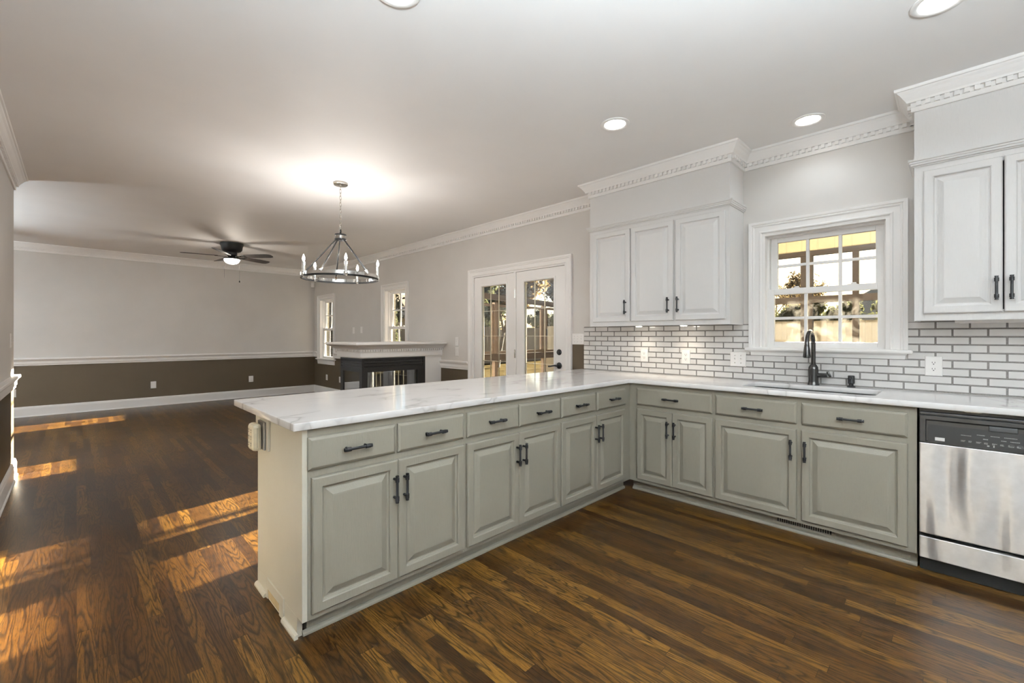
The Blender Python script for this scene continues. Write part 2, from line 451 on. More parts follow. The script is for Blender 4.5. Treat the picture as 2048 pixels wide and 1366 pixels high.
# crown moulding with dentils
CROWN = [(0, H-.131), (.012, H-.131), (.014, H-.127), (.014, H-.104), (.016, H-.1035), (.016, H-.079), (.033, H-.078), (.035, H-.072), (.038, H-.066), (.050, H-.050), (.060, H-.034), (.070, H-.024), (.074, H-.018), (.083, H-.016), (.085, H-.012), (.085, H), (0, H)]
def crown(name, path):
    mb = MB(); mb.sweep(CROWN, path, lambda u, v, h: (u, v, h))
    for a, b in zip(path[:-1], path[1:]):
        a, b = Vector(a), Vector(b); d = (b-a); L = d.length; d.normalize(); nr = Vector((-d.y, d.x))
        n = int(L/.0388)
        for k in range(n):
            s0 = (k+.5)*L/n
            c = a+d*s0+nr*.023
            M4 = Matrix(((d.x, nr.x, 0, c.x), (d.y, nr.y, 0, c.y), (0, 0, 1, H-.0915), (0, 0, 0, 1)))
            mb.obox(M4, .022, .016, .025)
    return struct(mb.build(name, M['trim']))
crown('trim_1', [(W, -1.25), (XSO, -1.25), (XSO, .169), (W, .169), (W, 1.201), (XSO, 1.201), (XSO, 2.478), (W, 2.478), (W, D), (XLIV, D)])
crown('trim_2', [(XLIV, YL), (XL, YL), (XL, YK)])

# chair rail
RAIL = [(0, .795), (.010, .795), (.014, .800), (.014, .818), (.020, .826), (.020, .862), (.026, .872), (.034, .886), (.042, .892), (.042, .908), (.038, .915), (0, .915)]
def rail(name, path):
    return struct(MB().sweep(RAIL, path, lambda u, v, h: (u, v, h)).build(name, M['trim']))
rail('trim_3', [(W, W1[1]+.09), (W, D), (XLIV, D)])
rail('trim_4', [(W, 6.03), (W, W1[0]-.09)])
rail('trim_5', [(W, FD[1]+.09), (W, 5.338)])
rail('trim_6', [(XLIV, YL), (XL, YL), (XL, YK)])

# baseboard
BASE = [(0, 0), (.026, 0), (.026, .010), (.018, .018), (.018, .128), (.014, .136), (.014, .146), (.008, .158), (0, .160)]
def baseboard(name, path):
    return struct(MB().sweep(BASE, path, lambda u, v, h: (u, v, h)).build(name, M['trim']))
baseboard('baseboard_far', [(W, 6.03), (W, D), (XLIV, D)])
baseboard('baseboard_right', [(W, FD[1]+.09), (W, 5.338)])
baseboard('baseboard_left', [(XLIV, YL), (XL, YL), (XL, YK)])

# ------------------------------------------------------------------ windows and french doors
CAS = [(0, 0), (0, .012), (.006, .016), (.012, .016), (.018, .012), (.050, .013), (.056, .019), (.062, .020), (.066, .017), (.072, .023), (.090, .025), (.090, 0)]
def yz(x0): return lambda u, v, h: (x0-h, u, v)
def yzneg(x0): return lambda u, v, h: (x0+h, u, v)
def casing_path(o, bottom):   # runs so that the outside of the opening lies to the left
    y0, y1, z0, z1 = o
    return [(y0, bottom), (y0, z1), (y1, z1), (y1, bottom)]

def sash(mb, x, y0, y1, z0, z1, rail_w, stile_w, cols, rows, bot_w=None, t=.035, bar=.021, meet=None):
    """frame of one sash; returns the glass rectangle"""
    bw = bot_w or rail_w; tw = meet or rail_w
    mb.box(x, x+t, y0, y0+stile_w, z0, z1, .003); mb.box(x, x+t, y1-stile_w, y1, z0, z1, .003)
    mb.box(x+.001, x+t-.001, y0+stile_w, y1-stile_w, z0, z0+bw, .003); mb.box(x+.001, x+t-.001, y0+stile_w, y1-stile_w, z1-tw, z1, .003)
    g = (y0+stile_w, y1-stile_w, z0+bw, z1-tw)
    for k in range(1, cols):
        yy = g[0]+(g[1]-g[0])*k/cols; mb.box(x+.006, x+t-.006, yy-bar/2, yy+bar/2, g[2], g[3], .003)
    for k in range(1, rows):
        zz = g[2]+(g[3]-g[2])*k/rows; mb.box(x+.007, x+t-.007, g[0], g[1], zz-bar/2, zz+bar/2, .003)
    return g

def window(name, o, cols, glassmat, stool_proj, ear, apron, ext=False):
    y0, y1, z0, z1 = o
    fr = MB()
    fr.sweep(CAS, casing_path(o, z0), yz(W))
    for a, b in ((y0, y0+.022), (y1-.022, y1)): fr.box(W-.004, W+.14, a, b, z0, z1)      # jambs
    fr.box(W-.004, W+.14, y0+.022, y1-.022, z1-.022, z1)
    fr.box(W+.055, W+.14, y0+.022, y1-.022, z0, z0+.04)                                          # frame sill
    for a, b in ((y0+.022, y0+.036), (y1-.036, y1-.022)): fr.box(W+.056, W+.139, a, b, z0+.04, z1-.022)
    fr.box(W+.056, W+.138, y0+.036, y1-.036, z1-.034, z1-.022)
    root = struct(fr.build(name, M['trim']))
    st = MB()
    st.box(W-stool_proj, W+.056, y0-.09-ear, y1+.09+ear, z0, z0+.026, .010)             # stool
    st.rings([[(W-.040, y0-.088, z0), (W-.040, y1+.088, z0), (W, y1+.088, z0), (W, y0-.088, z0)],
              [(W-.022, y0-.078, z0-.012), (W-.022, y1+.078, z0-.012), (W, y1+.078, z0-.012), (W, y0-.078, z0-.012)],
              [(W-.016, y0-.074, z0-apron), (W-.016, y1+.074, z0-apron), (W, y1+.074, z0-apron), (W, y0-.074, z0-apron)]], base=True)
    st.build('window_stool', M['trim'], root)
    zm = (z0+z1)/2 + .0
    a, b = y0+.037, y1-.037
    lo = MB(); g = sash(lo, W+.058, a-.012, b+.012, z0+.030, zm+.022, .045, .044, cols, 2, bot_w=.040)
    s1 = lo.build('lower_sash', M['trim'], root)
    MB().box(W+.073, W+.077, g[0]-.004, g[1]+.004, g[2]-.004, g[3]+.004).build('glass', glassmat, s1)
    for f in (.25, .75):
        yy = a+(b-a)*f
        lk = MB(); lk.box(W+.064, W+.090, yy-.028, yy+.028, zm+.022, zm+.027, .002).box(W+.062, W+.074, yy-.024, yy+.006, zm+.027, zm+.036, .002)
        lk.build('sash_lock', M['trim'], s1)
    up = MB(); g = sash(up, W+.095, a, b, zm-.018, z1-.030, .040, .046, cols, 2, bot_w=.036)
    s2 = up.build('upper_sash', M['trim'], root)
    MB().box(W+.110, W+.114, g[0]-.004, g[1]+.004, g[2]-.004, g[3]+.004).build('glass', glassmat, s2)
    if ext:      # cream exterior cladding return seen through the glass
        MB().box(W+.142, W+.195, y1-.035, y1+.10, z0-.1, z1+.1).build('exterior_casing', M['cream'], root)
    return root
window('window_1', KW, 3, M['dirtypane'], .055, .024, .036)
window('window_2', W2, 2, M['pane'], .05, .045, .095, True)
window('window_3', W1, 2, M['pane'], .05, .045, .095, True)

def plain_window(name, o, plane, sgn, axis, bars):
    fr = MB(); a0, a1, z0, z1 = o
    def bx(u0, u1, v0, v1, d0, d1, mbx):
        if axis == 'x': mbx.box(plane+sgn*d0, plane+sgn*d1, u0, u1, v0, v1)
        else: mbx.box(u0, u1, plane+sgn*d0, plane+sgn*d1, v0, v1)
    for u0, u1, v0, v1 in ((a0-.09, a0+.03, z0-.09, z1+.09), (a1-.03, a1+.09, z0-.09, z1+.09)): bx(u0, u1, v0, v1, .02, -.10, fr)
    for u0, u1, v0, v1 in ((a0+.03, a1-.03, z0-.09, z0+.03), (a0+.03, a1-.03, z1-.03, z1+.09)): bx(u0, u1, v0, v1, .019, -.10, fr)
    for k in range(1, bars):
        u = a0+(a1-a0)*k/bars; bx(u-.03, u+.03, z0+.03, z1-.03, -.02, -.08, fr)
    bx(a0+.03, a1-.03, (z0+z1)/2-.02, (z0+z1)/2+.02, -.03, -.07, fr)
    r = struct(fr.build(name, M['trim']))
    g = MB(); bx(a0+.03, a1-.03, z0+.03, z1-.03, -.045, -.05, g); g.build('glass', M['pane'], r)
plain_window('window_4', LVW, XLIV, 1, 'x', 3)
plain_window('window_5', KBW, YK, 1, 'y', 4)

def french_doors():
    y0, y1, z0, z1 = FD
    fr = MB(); fr.sweep(CAS, casing_path(FD, 0), yz(W))
    fr.box(W-.003, W+.14, y0, y0+.018, 0, z1).box(W-.003, W+.14, y1-.018, y1, 0, z1).box(W-.003, W+.14, y0+.018, y1-.018, z1-.018, z1)
    fr.box(W-.003, W+.07, 3.785, 3.822, 0, z1-.018)                                # centre post
    fr.box(W+.0, W+.14, y0+.018, y1-.018, 0, .025)
    root = struct(fr.build('door_1', M['trim']))
    for i, (a, b, g0, g1) in enumerate(((3.033, 3.783, 3.186, 3.648), (3.824, 4.577, 3.960, 4.428))):
        lf = MB(); x0, x1 = W+.004, W+.048; zb, zt = .03, 2.044; gb, gt = .285, 1.915
        lf.box(x0, x1, a, g0, zb, zt, .002).box(x0, x1, g1, b, zb, zt, .002)
        lf.box(x0, x1, g0, g1, zb, gb).box(x0, x1, g0, g1, gt, zt)
        # raised glazing frame
        lf.sweep([(0, 0), (0, .006), (.010, .010), (.024, .008), (.028, 0)], [(g0, gb), (g0, gt), (g1, gt), (g1, gb)], yz(x0), closed=True)
        leaf = lf.build('door_leaf', M['trim'], root)
        gl = MB().box(W+.024, W+.028, g0, g1, gb, gt).build('glass', M['pane'], leaf)
        cm = MB()
        for k in (1, 2):
            yy = g0+(g1-g0)*k/3; cm.box(W+.019, W+.031, yy-.003, yy+.003, gb, gt)
        for k in range(1, 5):
            zz = gb+(gt-gb)*k/5; cm.box(W+.018, W+.032, g0, g1, zz-.003, zz+.003)
        cm.box(W+.019, W+.031, g0, g0+.006, gb, gt).box(W+.019, W+.031, g1-.006, g1, gb, gt)
        cm.build('glazing_bars', M['brass'], leaf)
        if i == 0:
            for zc in (1.787, 1.047, .30):
                hg = MB(); hg.cyl((W-.004, 3.800, zc-.052), (W-.004, 3.800, zc+.052), .007).box(W-.004, W-.001, 3.788, 3.814, zc-.05, zc+.05)
                hg.build('door_hinge', M['nickel'], root)
            db = MB(); db.lathe([(.033, 0), (.033, .006), (.026, .014), (.020, .016), (.020, .024), (0, .024)], n=24, M4=Matrix.Translation((x0, 3.108, 1.083)) @ Matrix.Rotation(R(-90), 4, 'Y'))
            db.build('deadbolt', M['black'], leaf)
            lv = MB(); lv.lathe([(.036, 0), (.036, .006), (.028, .012), (.013, .018), (.012, .050), (0, .052)], n=24, M4=Matrix.Translation((x0, 3.108, .933)) @ Matrix.Rotation(R(-90), 4, 'Y'))
            lv.tube([(x0-.044, 3.108, .933), (x0-.050, 3.130, .935), (x0-.050, 3.165, .930), (x0-.047, 3.200, .922), (x0-.045, 3.228, .921)], [.012, .011, .009, .009, .010], 10)
            lv.build('lever_handle', M['black'], leaf)
french_doors()

def reflected_door(name, y0, y1, mat):  # unseen doors added as contrast for the dishwasher steel to reflect
    fr = MB(); fr.sweep(CAS, [(y0, 0), (y0, 2.06), (y1, 2.06), (y1, 0)], yzneg(XL))
    root = struct(fr.build(name, M['trim']))
    d = MB(); d.box(XL+.001, XL+.012, y0, y1, .005, 2.06)
    for a, b, c, e in ((y0+.10, (y0+y1)/2-.04, .25, .95), ((y0+y1)/2+.04, y1-.10, .25, .95), (y0+.10, (y0+y1)/2-.04, 1.08, 1.92), ((y0+y1)/2+.04, y1-.10, 1.08, 1.92)): d.box(XL+.012, XL+.018, a, b, c, e, .004)
    lf = d.build('door_leaf', mat, root)
    MB().lathe([(.03, 0), (.03, .006), (.012, .012), (.012, .04), (.028, .05), (.026, .068), (0, .072)], n=20, M4=Matrix.Translation((XL+.012, y1-.07, .95)) @ Matrix.Rotation(R(90), 4, 'Y')).build('door_knob', M['black'], lf)
reflected_door('door_2', -1.95, -1.15, M['trim'])
reflected_door('door_3', .95, 1.75, plain('slate_door_paint', (.10, .115, .125), .4))

# ------------------------------------------------------------------ cabinets
def fy(u, v, n): return (u, YF-n, v)          # peninsula face, normal -y
def fx(u, v, n): return (XS-n, u, v)          # sink run face, normal -x
def fu(u, v, n): return (XSO-n, u, v)         # wall cabinets, normal -x
def rect(f, a, b, c, d, ins, n): return [f(a+ins, c+ins, n), f(b-ins, c+ins, n), f(b-ins, d-ins, n), f(a+ins, d-ins, n)]
def door_front(f, u0, u1, v0, v1, t=.020):
    mb = MB(); mb.rings([rect(f, u0, u1, v0, v1, i, n) for i, n in
        ((0, .0005), (0, t-.007), (.003, t-.002), (.006, t), (.040, t), (.044, t-.003), (.046, t-.011), (.053, t-.0135), (.058, t-.013), (.085, t-.0015), (.091, t-.001))], base=True)
    return mb
def drawer_front(f, u0, u1, v0, v1, t=.020):
    mb = MB(); mb.rings([rect(f, u0, u1, v0, v1, i, n) for i, n in ((0, .0005), (0, t-.010), (.003, t-.006), (.010, t-.001), (.013, t))], base=True)
    return mb
def pull(f, u, v, vert, n0=.020, L=.127):
    mb = MB(); off = .030
    def pt(s, n): return f(u, v+s, n) if vert else f(u+s, v, n)
    mb.cyl(pt(-L/2, n0+off), pt(L/2, n0+off), .0060, n=14)
    for sg in (-1, 1):
        mb.cyl(pt(sg*.043, n0), pt(sg*.043, n0+off), .0062, n=12)
        mb.cyl(pt(sg*.034, n0+off), pt(sg*.054, n0+off), .0095, n=14)
        mb.cyl(pt(sg*(L/2-.006), n0+off), pt(sg*L/2, n0+off), .0080, n=14)
    return mb
def add_door(f, root, mat, u0, u1, v0, v1, hu, hv):
    d = door_front(f, u0, u1, v0, v1).build('door', mat, root)
    pull(f, hu, hv, True).build('handle', M['black'], d)
def add_drawer(f, root, mat, u0, u1, v0, v1):
    d = drawer_front(f, u0, u1, v0, v1).build('drawer', mat, root)
    pull(f, (u0+u1)/2, (v0+v1)/2, False).build('handle', M['black'], d)
SHOE = [(0, 0), (.016, 0), (.016, .008), (.012, .016), (.004, .020), (0, .020)]
DZ0, DZ1, RZ0, RZ1, HZ = .111, .677, .710, .846, .548

def peninsula_unit(label, x0, x1, doors, drawers, handles, end=False):
    root = thing('base_cabinet', label, 'cabinet', ((x0+x1)/2, 2.19, 0), group=None)
    b = MB()
    b.box(x0+(.022 if end else 0), x1, YF, 2.497, .085, ZB-.0005)
    b.box(x0+(.04 if end else 0), x1, YF+.060, 2.49, 0, .085)
    b.build('body', M['base'], root)
    MB().sweep(SHOE, [(x0+(.02 if end else 0), YF+.060), (x1, YF+.060)][::-1], lambda u, v, h: (u, v, h)).build('shoe_moulding', M['base'], root)
    for (u0, u1), hu in zip(doors, handles): add_door(fy, root, M['base'], u0, u1, DZ0, DZ1, hu, HZ)
    for u0, u1 in drawers: add_drawer(fy, root, M['base'], u0, u1, RZ0, RZ1)
    if end:
        p = MB()      # end panel with a toe notch at the front
        p.box(XE, XE+.0215, YF-.0005, 2.505, .085, ZB-.0005, .0015).box(XE, XE+.0215, YF+.058, 2.505, 0, .0855)
        p.box(XE-.012, XE, 2.300, 2.496, .715, ZB-.002, .002)      # outlet mounting block
        p.build('end_panel', M['end'], root)
        MB().sweep(SHOE, [(XE, 2.505), (XE, 2.352)], lambda u, v, h: (u-2*(u-XE), v, h)).build('shoe_moulding', M['end'], root)
        s2 = MB().sweep(SHOE, [(XE, YF+.044), (XE, 2.100)][::-1], lambda u, v, h: (u-2*(u-XE), v, h)); s2.build('shoe_moulding', M['end'], root)
        h = MB()      # vent cover with an open slot at its foot
        h.box(XE-.006, XE, 2.100, 2.345, .052, .098, .001).box(XE-.006, XE, 2.100, 2.155, .002, .052).box(XE-.006, XE, 2.325, 2.345, .004, .052)
        hp = h.build('vent_cover', M['end'], root)
        MB().box(XE-.0025, XE+.0004, 2.155, 2.325, .010, .052).build('open_slot', plain('raw_wood_edge', (.42, .33, .19), .8), hp)
    return root
peninsula_unit('greige base cabinet at the free end of the peninsula, with end panel lightened as if lit', XE, 1.502, [(.692, 1.0895), (1.0915, 1.491)], [(.677, 1.077), (1.091, 1.489)], [1.066, 1.120], True)
peninsula_unit('greige base cabinet in the middle of the peninsula, two drawers over two doors', 1.5025, 2.3235, [(1.513, 1.9145), (1.918, 2.318)], [(1.515, 1.914), (1.921, 2.317)], [1.893, 1.947])
peninsula_unit('greige peninsula base cabinet nearest the inner corner with the sink run', 2.324, 3.2385, [(2.329, 2.738), (2.744, 3.143)], [(2.329, 2.729), (2.750, 3.152)], [2.719, 2.774])

def sink_unit(label, y0, y1, doors, drawers, handles, toe=True, top=ZB-.0005, hollow=None):
    root = thing('base_cabinet', label, 'cabinet', (3.53, (y0+y1)/2, 0))
    b = MB()
    if hollow:       # room for the bowl
        b.box(XS, XS+.025, y0, y1, .085, top).box(3.79, W-.001, y0, y1, .085, top).box(XS+.025, 3.79, y0, y0+.018, .085, top).box(XS+.025, 3.79, y1-.018, y1, .085, top).box(XS+.025, 3.79, y0+.018, y1-.018, .085, .11)
    else: b.box(XS, W-.001, y0, y1, .085, top)
    b.box(XS+.060, W-.001, y0, y1, 0, .085)
    b.build('body', M['base'], root)
    MB().sweep(SHOE, [(XS+.060, y0), (XS+.060, y1)], lambda u, v, h: (u, v, h)).build('shoe_moulding', M['base'], root)
    for (u0, u1), hu in zip(doors, handles): add_door(fx, root, M['base'], u0, u1, DZ0, DZ1, hu, HZ)
    for u0, u1 in drawers: add_drawer(fx, root, M['base'], u0, u1, RZ0, RZ1)
    return root
sink_unit('greige base cabinet between the inner corner and the sink, two narrow doors', 1.2105, YF-.0005, [(1.5185, 1.8145), (1.220, 1.5165)], [(1.223, 1.817)], [1.546, 1.491])
sink_unit('greige sink base cabinet under the window, two wide doors beside the dishwasher', .1445, 1.210, [(.7035, 1.201), (.181, .677)], [(.704, 1.198), (.181, .676)], [.730, .654], hollow=True)
sink_unit('greige base cabinet on the far side of the dishwasher', -1.2, -.470, [(-1.18, -.837), (-.833, -.49)], [(-1.18, -.49)], [-.86, -.81])

def wall_cabinet(label, y0, y1, doors, handles):
    root = thing('wall_cabinet', label, 'cabinet', (3.67, (y0+y1)/2, 1.355))
    b = MB(); z0, z1 = 1.355, 2.2615
    b.box(XSO+.02, W-.001, y0, y0+.018, z0, z1).box(XSO+.02, W-.001, y1-.018, y1, z0, z1)
    b.box(XSO+.02, W-.0015, y0+.018, y1-.018, z0+.012, z0+.030).box(XSO+.02, W-.0015, y0+.018, y1-.018, z1-.018, z1)
    b.box(W-.008, W-.002, y0+.018, y1-.018, z0+.03, z1-.018)
    us = sorted([u for d in doors for u in d])
    b.box(XSO, XSO+.02, y0, y1, z0, z0+.055).box(XSO, XSO+.02, y0, y1, z1-.055, z1)
    b.box(XSO, XSO+.02, y0, us[0]+.012, z0+.055, z1-.055).box(XSO, XSO+.02, us[-1]-.012, y1, z0+.055, z1-.055)
    for a, c in zip(us[1:-1:2], us[2::2]):
        if c-a > .007: b.box(XSO, XSO+.02, a-.012, c+.012, z0+.055, z1-.055)
    b.build('body', M['upper'], root)
    MB().box(XSO+.05, XSO+.052, y0+.02, y1-.02, z0+.032, z1-.02).build('interior_shade', M['gapshade'], root)  # near-black sheet stands in for the shade inside the cabinet
    for (u0, u1), hu in zip(doors, handles):
        d = door_front(fu, u0, u1, 1.395, 2.226).build('door', M['upper'], root)
        pull(fu, hu, 1.5225, True).build('handle', M['black'], d)
    # small moulding where the cabinet meets the soffit
    MOL = [(0, 2.258), (.006, 2.258), (.008, 2.264), (.015, 2.268), (.015, 2.276), (.020, 2.280), (.020, 2.288), (.026, 2.292), (.026, 2.303), (0, 2.303)]
    MB().sweep(MOL, [(W-.001, y0-.0005), (XSO-.0005, y0-.0005), (XSO-.0005, y1+.0005), (W-.001, y1+.0005)], lambda u, v, h: (u, v, h)).build('top_moulding', M['upper'], root)
    return root
wall_cabinet('white wall cabinet with three doors left of the kitchen window', 1.201, 2.478, [(2.042, 2.435), (1.640, 2.030), (1.230, 1.622)], [2.078, 1.678, 1.594])
wall_cabinet('white wall cabinet at the right edge, above the dishwasher', -1.25, .169, [(-.180, .129), (-.494, -.186), (-.86, -.55), (-1.21, -.87)], [-.156, -.210, -.58, -.9])

# under-cabinet lamps
for yy, lab in ((2.05, 'lit puck lamp under the white wall cabinet, nearer the french doors'), (1.63, 'lit puck lamp under the white wall cabinet, nearer the window')):
    t = thing('puck_lamp', lab, 'lamp', (3.68, yy, 1.367), group='puck lamps under the wall cabinet')
    MB().lathe([(.036, 0), (.036, -.012), (.030, -.014), (0, -.014)], (3.68, yy, 1.3665), 20).build('housing', M['canring'], t)
    MB().lathe([(.027, -.0005), (.024, -.004), (0, -.005)], (3.68, yy, 1.3525), 20).build('lens', M['puck'], t)
    ld = bpy.data.lights.new('puck_light', 'SPOT'); ld.energy = P_PUCK*3; ld.color = (1, .86, .66); ld.spot_size = R(120); ld.spot_blend = .8; ld.shadow_soft_size = .02
    lo = bpy.data.objects.new('puck_light', ld); C.objects.link(lo); lo.parent = t; lo.location = (0, 0, -.022)
t = thing('light_bar', 'slim white light bar under the right wall cabinet, switched off', 'lamp', (3.70, -.40, 1.355))
MB().box(3.66, 3.745, -.80, 0.0, 1.343, 1.3665, .003).build('housing', M['plate'], t)
MB().box(3.672, 3.733, -.78, -.02, 1.341, 1.3432).build('diffuser', M['canring'], t)

# ------------------------------------------------------------------ worktop (one slab with the sink cut-out)
def rounded(pts, radii, seg=6):
    out = []; n = len(pts)
    for i in range(n):
        p = Vector(pts[i]); a = Vector(pts[i-1]); b = Vector(pts[(i+1) % n]); r = radii[i]
        if r <= 0: out.append(p); continue
        da = (a-p).normalized(); db = (b-p).normalized(); ang = da.angle(db); dist = r/math.tan(ang/2)
        c = p+(da+db).normalized()*(r/math.sin(ang/2)); s0 = p+da*dist-c; s1 = p+db*dist-c
        a0 = math.atan2(s0.y, s0.x); a1 = math.atan2(s1.y, s1.x); dl = (a1-a0+math.pi) % (2*math.pi)-math.pi
        for k in range(seg+1):
            t_ = a0+dl*k/seg; out.append(c+Vector((math.cos(t_), math.sin(t_)))*r)
    return out
def slab(name, outline, holes, z0, z1, mat, bev=.003):
    cu = bpy.data.curves.new(name, 'CURVE'); cu.dimensions = '2D'; cu.fill_mode = 'BOTH'
    for lp in [outline]+holes:
        sp = cu.splines.new('POLY'); sp.points.add(len(lp)-1); sp.use_cyclic_u = True
        for q, p in zip(sp.points, lp): q.co = (p[0], p[1], 0, 1)
    cu.extrude = (z1-z0)/2-bev; cu.bevel_depth = bev; cu.bevel_resolution = 1; cu.offset = -bev
    ob = bpy.data.objects.new(name+'_tmp', cu); C.objects.link(ob)
    dg = bpy.context.evaluated_depsgraph_get()
    me = bpy.data.meshes.new_from_object(ob.evaluated_get(dg)); bpy.data.objects.remove(ob); bpy.data.curves.remove(cu)
    me.transform(Matrix.Translation((0, 0, (z0+z1)/2))); me.materials.clear(); me.materials.append(mat); me.name = name
    o = bpy.data.objects.new(name, me); C.objects.link(o); return o
outl = rounded([(.616, 1.862), (3.200, 1.862), (3.200, -1.22), (W-.0006, -1.22), (W-.0006, 2.806), (.616, 2.806)], [.006, .022, 0, 0, 0, .012])
hole = rounded([(3.335, .330), (3.692, .330), (3.692, 1.064), (3.335, 1.064)], [.05]*4, 8)
wt_ = slab('worktop', outl, [hole], ZB, ZT, M['quartz'])
tag(wt_, 'white veined quartz worktop running over the peninsula and the sink cabinets', 'worktop')

# undermount sink
t = thing('kitchen_sink', 'stainless steel sink set under the worktop cut-out below the window', 'sink', (3.50, .697, .70))
def rr(x0, x1, y0, y1, r, z): return [(p.x, p.y, z) for p in rounded([(x0, y0), (x1, y0), (x1, y1), (x0, y1)], [r]*4, 6)]
mb = MB(); mb.rings([rr(3.315, 3.712, .312, 1.082, .06, ZB-.001), rr(3.327, 3.700, .322, 1.072, .055, ZB-.002), rr(3.330, 3.697, .325, 1.069, .055, .72), rr(3.345, 3.682, .340, 1.054, .06, .700)], cap=True)
mb.build('bowl', M['steel'], t)
MB().rings([rr(3.328, 3.699, .323, 1.071, .055, ZB-.0005), rr(3.3305, 3.6965, .3255, 1.0685, .055, ZB-.014)], cap=False).build('rim_shade', M['gapshade'], t)  # dark ring painted as the shade line under the worktop edge
MB().lathe([(.045, .701), (.043, .703), (.03, .700), (0, .6995)], (3.5, .70, .0025), 20).build('drain', M['chrome'], t)

# faucet
FXc, FYc = 3.762, .716
t = thing('kitchen_faucet', 'dark bronze pull-down gooseneck faucet behind the sink', 'faucet', (FXc, FYc, ZT))
mb = MB(); mb.lathe([(.036, 0), (.036, .004), (.0335, .008), (.031, .03), (.0305, .11), (.029, .128), (.0215, .140), (.0165, .148), (0, .148)], (FXc, FYc, ZT+.0004), 28)
mb.build('body', M['faucet'], t)
cx = .098; zt0 = 1.195
pts = [(FXc, FYc, ZT+.14), (FXc, FYc, 1.10), (FXc, FYc, zt0)]
for k in range(1, 15):
    a = math.pi*k/15; pts.append((FXc-cx+cx*math.cos(a), FYc, zt0+cx*1.02*math.sin(a)))
pts += [(FXc-2*cx, FYc, zt0-.005), (FXc-2*cx-.001, FYc, 1.205-.012)]
MB().tube(pts, .0140, 16).build('spout', M['faucet'], t)
hx = FXc-2*cx-.001
MB().lathe([(.0150, 0), (.0155, -.006), (.0155, -.012), (.0175, -.020), (.0235, -.078), (.0235, -.086), (.020, -.090), (0, -.088)], (hx, FYc, 1.205), 22).build('spray_head', M['faucet'], t)
mb = MB(); mb.cyl((FXc, FYc-.022, .985), (FXc, FYc-.082, .988), .0155, .0150, 18); mb.obox(Matrix.Translation((FXc, FYc-.092, .995)) @ Matrix.Rotation(R(-25), 4, 'X'), .026, .014, .042, .003)
mb.build('lever', M['faucet'], t)

t = thing('soap_dispenser', 'small black soap dispenser pump on the worktop right of the faucet', 'soap dispenser', (3.772, .500, ZT))
MB().lathe([(.024, 0), (.024, .004), (.020, .008), (.013, .010), (.013, .024), (0, .024)], (3.772, .5, ZT+.0004), 20).build('base', M['black'], t)
mb = MB(); mb.lathe([(.010, .022), (.019, .026), (.019, .076), (.017, .080), (0, .080)], (3.772, .5, ZT), 20); mb.cyl((3.757, .5, ZT+.066), (3.722, .5, ZT+.062), .007, n=12)
mb.build('pump_head', M['black'], t)

# ------------------------------------------------------------------ tiled backsplash
def backsplash():
    mb = MB(); xw = W
    regs = [(1.150, 2.764, ZT, 1.3545), (.2145, 1.150, ZT, 1.1155), (-1.22, .2145, ZT, 1.3545)]
    for a, b, c, d in regs: mb.box(xw-.0065, xw-.0003, a, b, c+.0003, d+(.006 if a > 1 else 0), mi=1)
    pz, py, g = .0488, .149, .0052
    rows = [1.3585-.0488*k for k in range(10)]
    for k in range(9):
        z1 = rows[k]-g/2; z0 = rows[k+1]+g/2
        off = .085 if k % 2 == 0 else .0105
        n0 = int((-1.3-off)/py)-1
        for i in range(n0, 20):
            y0 = off+i*py+g/2; y1 = off+(i+1)*py-g/2
            for ra, rb, rcz, rd in ([(-1.22, 2.764, ZT, 1.3545)] if k >= 5 else [regs[0], regs[2]]):
                a, b, c, d = max(y0, ra), min(y1, rb), max(z0, rcz+.001), min(z1, rd-.0005)
                if b-a < .008 or d-c < .008: continue
                e = .0018
                lo = [(xw-.0064, a, c), (xw-.0064, b, c), (xw-.0064, b, d), (xw-.0064, a, d)]
                m1 = [(xw-.0088, a, c), (xw-.0088, b, c), (xw-.0088, b, d), (xw-.0088, a, d)]
                hi = [(xw-.0104, a+e, c+e), (xw-.0104, b-e, c+e), (xw-.0104, b-e, d-e), (xw-.0104, a+e, d-e)]
                mb.rings([lo, m1, hi], cap=False, mi=2); mb.add(hi, [(0, 1, 2, 3)], 0)
    o = mb.build('tile_backsplash', [M['tile'], M['grout'], M['tile_edge']])
    tag(o, 'pale grey glazed brick tiles with dark joints on the wall behind the worktop', 'backsplash')
backsplash()

